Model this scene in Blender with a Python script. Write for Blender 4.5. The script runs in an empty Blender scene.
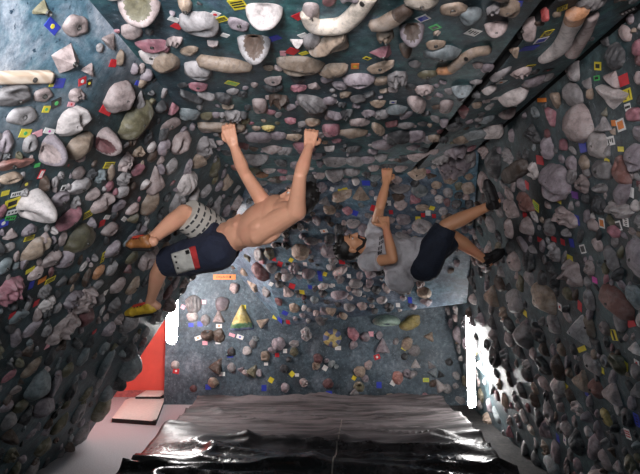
LAMP_R, LAMP_L = 62, 75
import bpy, bmesh, math, random
from mathutils import Vector, Matrix, noise
from mathutils.bvhtree import BVHTree
random.seed(7)
sc = bpy.context.scene
col = sc.collection
R = math.radians
# ------------------------------------------------------------------ camera
FPX, CX, CY = 500.0, 320.0, 237.0
EYE = Vector((0, 0, 1.6))
PITCH, YAW = math.atan(45/500), math.atan(6/500)
FWD = Vector((-math.sin(YAW)*math.cos(PITCH), math.cos(YAW)*math.cos(PITCH), math.sin(PITCH)))
RGT = Vector((math.cos(YAW), math.sin(YAW), 0))
UPV = RGT.cross(FWD).normalized()
cam = bpy.data.objects.new('camera', bpy.data.cameras.new('camera'))
col.objects.link(cam)
cam.matrix_world = Matrix((RGT, UPV, -FWD)).transposed().to_4x4()
cam.location = EYE
cam.data.sensor_width = 36; cam.data.sensor_fit = 'HORIZONTAL'
cam.data.lens = 36*FPX/640
cam.data.clip_start = 0.02
sc.camera = cam
def ray(px, py):
    return (FWD + RGT*((px-CX)/FPX) + UPV*((CY-py)/FPX))
def at(px, py, d):                      # point seen at that pixel, d metres along the view axis
    return EYE + ray(px, py)*d
def plane_hit(px, py, p0, n):
    r = ray(px, py)
    return EYE + r*((p0-EYE).dot(n)/r.dot(n))
# ------------------------------------------------------------------ materials
def new_mat(name):
    m = bpy.data.materials.new(name); m.use_nodes = True
    nt = m.node_tree; b = nt.nodes['Principled BSDF']
    return m, nt, b
def N(nt, t, **kw):
    n = nt.nodes.new(t)
    for k, v in kw.items(): setattr(n, k, v)
    return n
def ramp(nt, fac, stops):
    r = N(nt, 'ShaderNodeValToRGB')
    e = r.color_ramp.elements
    while len(e) > 1: e.remove(e[0])
    e[0].position = stops[0][0]; e[0].color = (*stops[0][1], 1)
    for p, c in stops[1:]:
        x = e.new(p); x.color = (*c, 1)
    nt.links.new(fac, r.inputs['Fac'])
    return r.outputs['Color']
def tex(nt, scale, detail=4, rough=.55, dist=0, coord='Object'):
    tc = N(nt, 'ShaderNodeTexCoord'); n = N(nt, 'ShaderNodeTexNoise')
    n.inputs['Scale'].default_value = scale; n.inputs['Detail'].default_value = detail
    n.inputs['Roughness'].default_value = rough; n.inputs['Distortion'].default_value = dist
    nt.links.new(tc.outputs[coord], n.inputs['Vector'])
    return n.outputs['Fac']
def mixc(nt, fac, a, b, mode='MIX'):
    m = N(nt, 'ShaderNodeMix', data_type='RGBA', blend_type=mode)
    for s, v in ((m.inputs[0], fac), (m.inputs[6], a), (m.inputs[7], b)):
        if isinstance(v, (int, float)): s.default_value = v
        elif isinstance(v, tuple): s.default_value = (*v, 1)
        else: nt.links.new(v, s)
    return m.outputs[2]
def bump(nt, b, fac, strength=.3, dist=.01):
    n = N(nt, 'ShaderNodeBump'); n.inputs['Strength'].default_value = strength; n.inputs['Distance'].default_value = dist
    nt.links.new(fac, n.inputs['Height']); nt.links.new(n.outputs['Normal'], b.inputs['Normal'])
def simple(name, c, rough=.6, metal=0, var=.25, scale=30):
    m, nt, b = new_mat(name)
    f = tex(nt, scale)
    lo = tuple(x*(1-var) for x in c); hi = tuple(min(1, x*(1+var)) for x in c)
    nt.links.new(ramp(nt, f, [(.3, lo), (.7, hi)]), b.inputs['Base Color'])
    b.inputs['Roughness'].default_value = rough; b.inputs['Metallic'].default_value = metal
    return m
def wall_mat(name, stops, big=1.1, fleck=(.30, .32, .34), chalk=.45, rough=.55):
    m, nt, b = new_mat(name)
    base = ramp(nt, tex(nt, big, 7, .62, .6), stops)
    ch = ramp(nt, tex(nt, 2.7, 8, .7, .3), [(.50, (0, 0, 0)), (.72, (1, 1, 1))])
    f1 = N(nt, 'ShaderNodeMath', operation='MULTIPLY'); nt.links.new(ch, f1.inputs[0]); f1.inputs[1].default_value = chalk
    c = mixc(nt, f1.outputs[0], base, fleck)
    sp = ramp(nt, tex(nt, 55, 2, .5), [(.66, (0, 0, 0)), (.72, (1, 1, 1))])
    f2 = N(nt, 'ShaderNodeMath', operation='MULTIPLY'); nt.links.new(sp, f2.inputs[0]); f2.inputs[1].default_value = .55
    c = mixc(nt, f2.outputs[0], c, tuple(x*.9 for x in fleck))
    gr = ramp(nt, tex(nt, 20, 8, .75), [(.32, (.35, .35, .38)), (.5, (.95, .95, 1.0)), (.68, (1.9, 1.8, 1.75))])
    c = mixc(nt, 1.0, c, gr, 'MULTIPLY')
    nt.links.new(c, b.inputs['Base Color'])
    b.inputs['Roughness'].default_value = rough
    bump(nt, b, tex(nt, 60, 6, .7), .45, .006)
    return m
M = {}
M['ceil'] = wall_mat('painted_plywood_teal', [(.30, (.012, .022, .028)), (.46, (.022, .062, .078)), (.58, (.035, .12, .12)), (.72, (.07, .11, .16))], 2.2, (.20, .25, .29), .45)
M['left'] = wall_mat('painted_plywood_blue', [(.30, (.008, .013, .015)), (.45, (.014, .032, .036)), (.58, (.022, .058, .068)), (.72, (.05, .08, .10))], 2.6, (.20, .23, .25), .35)
def pale_upper_end(m):  # blends the wall to a paler blue towards its upper near end
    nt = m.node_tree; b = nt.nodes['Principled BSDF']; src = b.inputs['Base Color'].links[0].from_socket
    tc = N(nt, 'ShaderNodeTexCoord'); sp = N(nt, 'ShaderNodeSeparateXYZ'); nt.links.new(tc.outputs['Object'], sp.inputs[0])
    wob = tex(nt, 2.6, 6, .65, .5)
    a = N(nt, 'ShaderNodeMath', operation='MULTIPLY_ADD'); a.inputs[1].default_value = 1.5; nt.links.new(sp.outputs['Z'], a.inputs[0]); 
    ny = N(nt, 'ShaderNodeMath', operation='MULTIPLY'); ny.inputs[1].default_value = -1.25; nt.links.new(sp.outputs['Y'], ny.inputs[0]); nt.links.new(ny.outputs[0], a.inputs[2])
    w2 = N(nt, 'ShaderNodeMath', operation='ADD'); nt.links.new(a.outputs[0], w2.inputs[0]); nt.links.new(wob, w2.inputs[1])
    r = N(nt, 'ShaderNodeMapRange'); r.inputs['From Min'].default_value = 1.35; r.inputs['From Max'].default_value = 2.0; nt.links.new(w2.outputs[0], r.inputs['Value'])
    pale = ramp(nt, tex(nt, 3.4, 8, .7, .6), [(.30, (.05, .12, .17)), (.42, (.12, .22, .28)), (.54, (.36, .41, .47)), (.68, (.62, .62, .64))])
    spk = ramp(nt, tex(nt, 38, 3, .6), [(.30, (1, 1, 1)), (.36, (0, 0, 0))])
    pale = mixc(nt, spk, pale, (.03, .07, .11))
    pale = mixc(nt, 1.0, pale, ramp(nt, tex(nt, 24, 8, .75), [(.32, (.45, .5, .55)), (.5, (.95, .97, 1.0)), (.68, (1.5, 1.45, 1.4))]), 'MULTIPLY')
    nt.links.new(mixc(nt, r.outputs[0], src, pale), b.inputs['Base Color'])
pale_upper_end(M['left'])
M['right'] = wall_mat('painted_plywood_slate', [(.30, (.012, .018, .020)), (.48, (.024, .042, .046)), (.62, (.040, .080, .085)), (.78, (.07, .095, .11))], 2.4, (.20, .23, .25), .4)
M['back'] = wall_mat('painted_plywood_grey', [(.30, (.030, .042, .050)), (.5, (.055, .082, .10)), (.7, (.09, .13, .155))], 2.2, (.30, .34, .38), .5)
M['over'] = wall_mat('painted_plywood_steel', [(.30, (.045, .060, .085)), (.5, (.075, .115, .15)), (.66, (.08, .17, .21)), (.8, (.15, .20, .27))], 1.9, (.34, .38, .45), .55)
M['dark'] = simple('cavity_shade', (.006, .007, .008), .9)
M['red'] = simple('red_painted_wall', (.78, .12, .09), .55, 0, .12, 3)
M['redtrim'] = simple('pink_trim', (.55, .16, .15), .5)
M['floor'] = simple('grey_carpet', (.46, .43, .45), .95, 0, .25, 90)
M['rubber'] = wall_mat('dark_speckled_carpet', [(.3, (.018, .018, .018)), (.7, (.04, .038, .036))], 6, (.13, .12, .12), .3, .9)
HC = {  # hold colours: linear base colour, word used in labels
 'pink': ((.40, .29, .275), 'pinkish grey'), 'grey': ((.27, .24, .242), 'grey'), 'pale': ((.54, .46, .44), 'pale'),
 'cream': ((.62, .50, .39), 'cream'), 'tan': ((.34, .23, .15), 'tan'), 'brown': ((.085, .045, .026), 'brown'),
 'rose': ((.40, .12, .16), 'rose pink'), 'orange': ((.52, .20, .05), 'orange'), 'yellow': ((.55, .40, .06), 'yellow'),
 'mint': ((.25, .38, .29), 'mint green'), 'blue': ((.06, .10, .30), 'blue'), 'dark': ((.05, .05, .055), 'charcoal'),
 'maroon': ((.18, .05, .055), 'maroon'), 'olive': ((.14, .12, .055), 'olive'), 'mauve': ((.27, .21, .24), 'mauve'),
 'teal': ((.17, .21, .225), 'bluish grey'), 'rust': ((.33, .11, .08), 'rust red'), 'red': ((.50, .025, .02), 'red'),
 'green': ((.06, .22, .08), 'green'),
}
def hold_mat(name, c):
    m, nt, b = new_mat(name)
    oi = N(nt, 'ShaderNodeObjectInfo')
    n1 = tex(nt, 14, 6, .65, .4)
    g_ = sum(c)/3; c = tuple(x*.72+g_*.28 for x in c)
    lo = tuple(x*.42 for x in c); mid = c; hi = tuple(x*.70+.19 for x in c)
    cc = ramp(nt, n1, [(.28, lo), (.5, mid), (.74, hi)])
    grime = ramp(nt, tex(nt, 42, 5, .7), [(.36, (1, 1, 1)), (.50, (0, 0, 0))])
    g = N(nt, 'ShaderNodeMath', operation='MULTIPLY'); nt.links.new(grime, g.inputs[0]); g.inputs[1].default_value = .5
    cc = mixc(nt, g.outputs[0], cc, tuple(x*.35 for x in c))
    ck = ramp(nt, tex(nt, 9, 7, .7, .8), [(.52, (0, 0, 0)), (.70, (1, 1, 1))])
    k_ = N(nt, 'ShaderNodeMath', operation='MULTIPLY'); nt.links.new(ck, k_.inputs[0]); k_.inputs[1].default_value = .32 if sum(c) > .35 else .12
    cc = mixc(nt, k_.outputs[0], cc, (.52, .46, .46))
    hs = N(nt, 'ShaderNodeHueSaturation')
    mr = N(nt, 'ShaderNodeMapRange'); mr.inputs['To Min'].default_value = .66; mr.inputs['To Max'].default_value = 1.25
    nt.links.new(oi.outputs['Random'], mr.inputs['Value']); nt.links.new(mr.outputs[0], hs.inputs['Value'])
    nt.links.new(cc, hs.inputs['Color'])
    nt.links.new(hs.outputs['Color'], b.inputs['Base Color'])
    b.inputs['Roughness'].default_value = .62
    bump(nt, b, tex(nt, 60, 5, .7), .45, .006)
    return m
for k, (c, w) in HC.items(): M['h_'+k] = hold_mat('resin_'+w.replace(' ', '_'), c)
TC = {'blue': (.03, .05, .42), 'yellow': (.70, .58, .04), 'red': (.55, .02, .03), 'white': (.72, .70, .68), 'black': (.012, .012, .013),
      'green': (.06, .42, .10), 'orange': (.75, .22, .03), 'pink': (.75, .35, .40), 'magenta': (.6, .03, .35), 'purple': (.18, .05, .3)}
for k, c in TC.items(): M['t_'+k] = simple('tape_'+k, c, .45, 0, .12)
M['bolt'] = simple('bolt_steel', (.10, .095, .09), .4, .8)
# ------------------------------------------------------------------ mesh helpers
def link(name, me, parent=None, loc=None):
    o = bpy.data.objects.new(name, me); col.objects.link(o)
    if parent is not None: o.parent = parent
    if loc is not None: o.location = loc
    return o
def mesh_of(bm, name, mats, smooth=True):
    me = bpy.data.meshes.new(name)
    bm.normal_update()
    bm.to_mesh(me); bm.free()
    for m in mats: me.materials.append(m)
    if smooth: me.polygons.foreach_set('use_smooth', [True]*len(me.polygons))
    return me
def tag(o, label=None, cat=None, group=None, kind=None):
    if label: o['label'] = label
    if cat: o['category'] = cat
    if group: o['group'] = group
    if kind: o['kind'] = kind
    return o
def empty(name, loc):
    o = bpy.data.objects.new(name, None); col.objects.link(o); o.location = loc; o.empty_display_size = .1
    return o
def box(bm, a, b, mi=0):
    vs = [bm.verts.new((x, y, z)) for x in (a[0], b[0]) for y in (a[1], b[1]) for z in (a[2], b[2])]
    for q in ((0,1,3,2), (4,6,7,5), (0,4,5,1), (2,3,7,6), (0,2,6,4), (1,5,7,3)):
        f = bm.faces.new([vs[i] for i in q]); f.material_index = mi
    return vs
def slab(name, corners, thick, mat, n_in):
    """flat panel: corners of the visible face, extruded away from the room"""
    bm = bmesh.new()
    a = [bm.verts.new(c) for c in corners]; b = [bm.verts.new(c - n_in*thick) for c in corners]
    k = len(corners)
    bm.faces.new(a); bm.faces.new(b[::-1])
    for i in range(k): bm.faces.new((a[i], b[i], b[(i+1) % k], a[(i+1) % k])).material_index = 1  # edges coloured near-black so the grooves read as shaded
    bmesh.ops.recalc_face_normals(bm, faces=bm.faces)
    o = link(name, mesh_of(bm, name, [mat, M['dark']], False)); tag(o, kind='structure')
    return o
V = Vector
# ------------------------------------------------------------------ the cave: every panel is a real board
CH = 2.55
SURF = {}            # name -> (BVH, label words)
def reg(o, words):
    bm = bmesh.new(); bm.from_mesh(o.data)
    SURF[o.name] = (BVHTree.FromBMesh(bm), words); bm.free()
Y0, YE = -1.2, 5.2
XL0, XL1 = -.80, -2.45
XC = .73
XS0, XS1, ZS0, ZS1 = .785, 1.20, 2.56, 2.662
XR0, ZR0, XR1 = 1.25, 2.68, 1.87
YB = 6.7
def nrm(a, b, c): return (b-a).cross(c-a).normalized()
o = slab('ceiling', [V((XL0-.03, Y0, CH)), V((XC, Y0, CH)), V((XC, 5.3, CH)), V((XL0-.03, 5.3, CH))], .06, M['ceil'], V((0, 0, -1))); reg(o, 'ceiling')
nL = V((CH, 0, -(XL0-XL1))).normalized()
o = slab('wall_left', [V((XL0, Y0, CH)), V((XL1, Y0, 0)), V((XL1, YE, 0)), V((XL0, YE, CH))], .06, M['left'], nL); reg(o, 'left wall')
nS = V(((ZS1-ZS0), 0, -(XS1-XS0))).normalized()
o = slab('ceiling_strip', [V((XS0, Y0, ZS0)), V((XS1, Y0, ZS1)), V((XS1, 5.2, ZS1)), V((XS0, 5.2, ZS0))], .06, M['ceil'], nS); reg(o, 'ceiling strip')
nR = V((-ZR0, 0, -(XR1-XR0))).normalized()
o = slab('wall_right', [V((XR0, Y0, ZR0)), V((XR1, Y0, 0)), V((XR1, YB, 0)), V((XR0, YB, ZR0))], .06, M['right'], nR); reg(o, 'right wall')
o = slab('wall_back', [V((-2.13, YB, 0)), V((1.95, YB, 0)), V((1.95, YB, 3.1)), V((-2.13, YB, 3.1))], .08, M['back'], V((0, -1, 0))); reg(o, 'back wall')
# tilted panel hanging from the roof to the back wall
TL = plane_hit(240, 187, V((0, 0, CH)), V((0, 0, 1)))
BL = plane_hit(283, 326, V((0, YB-.01, 0)), V((0, 1, 0)))
pR = V((XR1, 0, 0)) + nR*.012
TR = plane_hit(477, 178, pR, nR)
BR = plane_hit(467, 303, pR, nR)
TRx = BR + (TR-BR)*1.35; TLx = BL + (TL-BL)*1.06
bm = bmesh.new(); G = 12; gv = []
for i in range(G+1):
    row = []
    for j in range(G+1):
        u, v = i/G, j/G
        row.append(bm.verts.new((BL*(1-u)+BR*u)*(1-v) + (TLx*(1-u)+TRx*u)*v))
    gv.append(row)
for i in range(G):
    for j in range(G): bm.faces.new((gv[i][j], gv[i+1][j], gv[i+1][j+1], gv[i][j+1]))
# underside from its lower edge to the back wall
und = [bm.verts.new((gv[i][0].co.x, YB-.005, gv[i][0].co.z-.0)) for i in range(G+1)]
for i in range(G): bm.faces.new((gv[i][0], und[i], und[i+1], gv[i+1][0]))
bmesh.ops.recalc_face_normals(bm, faces=bm.faces)
if bm.faces[0].normal.y > 0: bmesh.ops.reverse_faces(bm, faces=bm.faces)
o = link('wall_overhang', mesh_of(bm, 'wall_overhang', [M['over']], False)); tag(o, kind='structure'); reg(o, 'overhanging panel')
PS = plane_hit(192, 222, V((0, YB-.01, 0)), V((0, 1, 0)))
nT = nrm(BL, TLx, PS)
if nT.y > 0: nT = -nT
o = slab('wall_side', [BL, TLx, PS], .04, M['over'], nT); reg(o, 'angled side panel')
# added black backing for shade in the joints; roof over the far end
for nm, a, b in (('groove_shade_1', (XC-.02, Y0, 2.59), (XS0+.02, 5.2, 2.66)), ('groove_shade_2', (XS1-.02, Y0, 2.69), (XR0+.06, 5.2, 2.76))):
    bm = bmesh.new(); box(bm, a, b); tag(link(nm, mesh_of(bm, nm, [M['dark']], False)), kind='structure')
bm = bmesh.new(); box(bm, (-3.2, 4.6, 3.1), (2.2, 7.4, 3.16)); tag(link('ceiling_far', mesh_of(bm, 'ceiling_far', [M['dark']], False)), kind='structure')
# red room beyond the left wall
bm = bmesh.new(); box(bm, (-3.05, 7.15, 0), (-2.0, 7.2, 3.1)); tag(link('wall_red', mesh_of(bm, 'wall_red', [M['red']], False)), kind='structure')
bm = bmesh.new(); box(bm, (-3.05, 3.6, 0), (-3.0, 7.2, 3.1)); tag(link('wall_red_side', mesh_of(bm, 'wall_red_side', [M['red']], False)), kind='structure')
bm = bmesh.new(); box(bm, (-3.0, 7.12, 0), (-2.1, 7.15, .09)); box(bm, (-3.0, 5.0, 0), (-2.97, 7.12, .09))
tag(link('baseboard_back', mesh_of(bm, 'baseboard_back', [M['redtrim']], False)), kind='structure')
bm = bmesh.new(); box(bm, (-3.2, -1.5, -.05), (1.45, 7.3, 0)); tag(link('floor', mesh_of(bm, 'floor', [M['floor']], False)), kind='structure')
bm = bmesh.new(); box(bm, (1.45, -1.5, -.05), (2.2, 7.3, 0)); tag(link('floor_side', mesh_of(bm, 'floor_side', [M['rubber']], False)), kind='structure')
# ------------------------------------------------------------------ crash mat with tarp
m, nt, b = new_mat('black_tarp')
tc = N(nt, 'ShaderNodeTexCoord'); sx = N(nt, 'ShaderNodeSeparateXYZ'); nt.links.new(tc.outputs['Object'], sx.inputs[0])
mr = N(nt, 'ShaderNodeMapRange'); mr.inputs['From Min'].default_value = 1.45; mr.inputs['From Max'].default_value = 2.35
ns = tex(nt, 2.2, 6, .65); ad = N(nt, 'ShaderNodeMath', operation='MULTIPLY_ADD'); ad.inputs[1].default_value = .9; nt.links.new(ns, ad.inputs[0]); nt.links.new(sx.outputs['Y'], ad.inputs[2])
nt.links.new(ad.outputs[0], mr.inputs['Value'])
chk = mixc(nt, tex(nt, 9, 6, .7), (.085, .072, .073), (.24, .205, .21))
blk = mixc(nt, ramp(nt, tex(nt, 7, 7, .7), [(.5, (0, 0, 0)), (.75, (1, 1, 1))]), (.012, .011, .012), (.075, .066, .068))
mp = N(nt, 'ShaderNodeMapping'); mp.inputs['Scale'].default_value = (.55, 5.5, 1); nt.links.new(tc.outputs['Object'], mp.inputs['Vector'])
fold_shade = N(nt, 'ShaderNodeTexNoise'); fold_shade.inputs['Scale'].default_value = 2.4; fold_shade.inputs['Detail'].default_value = 7; fold_shade.inputs['Roughness'].default_value = .65; nt.links.new(mp.outputs[0], fold_shade.inputs['Vector'])
chk = mixc(nt, ramp(nt, fold_shade.outputs['Fac'], [(.40, (1, 1, 1)), (.56, (0, 0, 0))]), chk, (.035, .03, .03))  # dark streaks across the tarp paint in the shade of its creases
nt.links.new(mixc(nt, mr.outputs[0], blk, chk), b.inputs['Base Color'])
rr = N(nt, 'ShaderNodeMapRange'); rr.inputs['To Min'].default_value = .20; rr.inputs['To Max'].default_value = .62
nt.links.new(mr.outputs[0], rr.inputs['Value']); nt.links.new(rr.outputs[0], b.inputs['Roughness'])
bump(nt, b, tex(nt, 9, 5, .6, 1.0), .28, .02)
M['tarp'] = m
MX0, MX1, MY0, MY1, MZ = -1.57, 1.43, .2, 6.45, .15
def tarp_z(x, y):
    p = V((x*.55+3, y*1.5, .3))
    a = noise.noise(V((x*.5, y*1.9+.25*x, 1.7)))
    c = noise.noise(V((x*.8+4, y*3.6-.5*x, 5.1)))
    amp = max(.62, min(1, (5.6-y)/.7))
    ridge = (1-abs(noise.noise(V((x*.35+.2*y, y*2.3+.35*x, 9.3))))*2.2)
    ridge2 = (1-abs(noise.noise(V((x*.9-.3*y, y*3.9+.9*x, 2.3))))*2.6)
    z = .016*a + .012*c + .085*max(0, ridge)**4 + .040*max(0, ridge2)**4 + .006*noise.noise(V((x*6, y*9, 3)))
    return MZ + .012 + amp*max(-.008, z)
mat_root = empty('crash_mat', (0, 3.3, 0))
tag(mat_root, 'wide black crash mat under a wrinkled shiny tarp on the floor', 'crash mat')
def child_mesh(name, bm, mats, root, smooth=True, parent=None):
    bmesh.ops.translate(bm, verts=bm.verts, vec=-root.location)
    return link(name, mesh_of(bm, name, mats, smooth), parent or root)
bm = bmesh.new(); box(bm, (MX0+.02, MY0, 0), (MX1-.02, MY1-.02, MZ)); child_mesh('foam_core', bm, [M['rubber']], mat_root, False)
bm = bmesh.new(); nx, ny = 110, 240; g = []
for i in range(nx+1):
    r = []
    for j in range(ny+1):
        x = MX0 + (MX1-MX0)*i/nx; y = MY0 + (MY1-MY0)*j/ny
        r.append(bm.verts.new((x, y, tarp_z(x, y))))
    g.append(r)
for i in range(nx):
    for j in range(ny): bm.faces.new((g[i][j], g[i+1][j], g[i+1][j+1], g[i][j+1]))
def skirt(vs, dx, dy):
    low = [bm.verts.new((v.co.x+dx, v.co.y+dy, .012)) for v in vs]
    for k in range(len(vs)-1): bm.faces.new((vs[k], low[k], low[k+1], vs[k+1]))
skirt(g[0], -.015, 0); skirt(g[-1], .015, 0); skirt([r[-1] for r in g], 0, .015); skirt([r[0] for r in g], 0, -.015)
bmesh.ops.recalc_face_normals(bm, faces=bm.faces)
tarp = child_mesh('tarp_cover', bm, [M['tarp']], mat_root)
M['seam'] = simple('pale_seam_tape', (.20, .17, .15), .5)
bm = bmesh.new()
a = plane_hit(342, 418, V((0, 0, MZ+.03)), V((0, 0, 1))); bb = plane_hit(331, 480, V((0, 0, MZ+.03)), V((0, 0, 1)))
pv = None
for k in range(61):
    t = k/60; p = a.lerp(bb, t); w = .006
    q = [bm.verts.new((p.x-w, p.y, tarp_z(p.x-w, p.y)+.004)), bm.verts.new((p.x+w, p.y, tarp_z(p.x+w, p.y)+.004))]
    if pv: bm.faces.new((pv[0], pv[1], q[1], q[0]))
    pv = q
child_mesh('seam', bm, [M['seam']], mat_root)
# ------------------------------------------------------------------ flat pads on the floor by the red wall
M['pad'] = simple('beige_pad_vinyl', (.70, .65, .60), .6, 0, .08)
M['padedge'] = simple('pad_edge_black', (.02, .02, .02), .7)
def pad(name, quad, z0, th, label, sub=True):
    c = sum(quad, V())/4; r = empty(name, (c.x, c.y, z0)); tag(r, label, 'pad')
    bm = bmesh.new()
    lo = [bm.verts.new((q.x, q.y, z0+.002)) for q in quad]; hi = [bm.verts.new((q.x, q.y, z0+th-.008)) for q in quad]
    bm.faces.new(lo[::-1]); bm.faces.new(hi)
    for i in range(4): bm.faces.new((lo[i], lo[(i+1) % 4], hi[(i+1) % 4], hi[i]))
    bmesh.ops.recalc_face_normals(bm, faces=bm.faces)
    child_mesh('pad_base', bm, [M['padedge']], r, False)
    bm = bmesh.new(); nn = 10; gg = []
    for i in range(nn+1):
        rw = []
        for j in range(nn+1):
            u, v = i/nn, j/nn
            p = (quad[0]*(1-u)+quad[1]*u)*(1-v) + (quad[3]*(1-u)+quad[2]*u)*v
            e = min(u, 1-u, v, 1-v)
            rw.append(bm.verts.new((p.x, p.y, z0+th-.008+.016*min(1, e*10)**.5)))
        gg.append(rw)
    for i in range(nn):
        for j in range(nn): bm.faces.new((gg[i][j], gg[i+1][j], gg[i+1][j+1], gg[i][j+1]))
    child_mesh('pad_cover', bm, [M['pad']], r)
zz = V((0, 0, .05)); up = V((0, 0, 1))
pad('folding_pad', [plane_hit(112, 418, zz, up), plane_hit(156, 421, zz, up), plane_hit(165, 398, zz, up), plane_hit(127, 397.5, zz, up)], 0, .055,
    'thin beige pad lying on the carpet in front of the red wall')
pad('floor_pad', [V((-2.52, 6.74, 0)), V((-2.19, 6.74, 0)), V((-2.19, 7.08, 0)), V((-2.52, 7.08, 0))], 0, .10, 'small pale block pad pushed against the red wall')
# ------------------------------------------------------------------ upright light tubes at the two far corners
def emit_mat(name, c, s):
    m, nt, b = new_mat(name)
    b.inputs['Base Color'].default_value = (.9, .9, .9, 1)
    b.inputs['Emission Color'].default_value = (*c, 1); b.inputs['Emission Strength'].default_value = s
    return m
M['lamp'] = simple('lamp_housing', (.30, .30, .31), .4, .3)
def light_tube(px, y, z0, z1, rad, strength, label, wall=None, c=(1, .97, .95)):
    x = (px-326)/FPX*y/1.0
    r = empty('fluorescent_light', (x, y, 0)); tag(r, label, 'light')
    mt = emit_mat('lit_tube', c, strength)
    def cyl(name, ra, a, bz, mm, dx=0, dy=0):
        bm = bmesh.new(); bmesh.ops.create_cone(bm, cap_ends=True, segments=20, radius1=ra, radius2=ra, depth=bz-a, matrix=Matrix.Translation((dx, dy, (a+bz)/2)))
        return link(name, mesh_of(bm, name, [mm], False), r)
    bm = bmesh.new(); bmesh.ops.create_uvsphere(bm, u_segments=20, v_segments=12, radius=rad)
    for v in bm.verts: v.co.z += (z1-rad) if v.co.z > 0 else (z0+rad)
    link('tube', mesh_of(bm, 'tube', [mt]), r)
    bm = bmesh.new(); box(bm, (-.02, rad*1.0, z0-.02), (.02, rad+.025, z1+.02)); link('back_rail', mesh_of(bm, 'back_rail', [M['lamp']], False), r)
    for z in (z1-.03,):
        bm = bmesh.new(); wx = wall(z)-x; box(bm, (min(0, wx), rad*1.0, z-.012), (max(0, wx), rad+.02, z+.012)); link('bracket', mesh_of(bm, 'bracket', [M['lamp']], False), r)
light_tube(467.5, 5.6, .24, 1.28, .042, LAMP_R, 'upright bright white light tube beside the right wall in the far corner', lambda z: XR1-(XR1-XR0)*z/ZR0)
light_tube(173, 5.9, .88, 2.0, .065, LAMP_L, 'upright bright white light tube at the left edge of the back wall', lambda z: -2.97)
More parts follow.
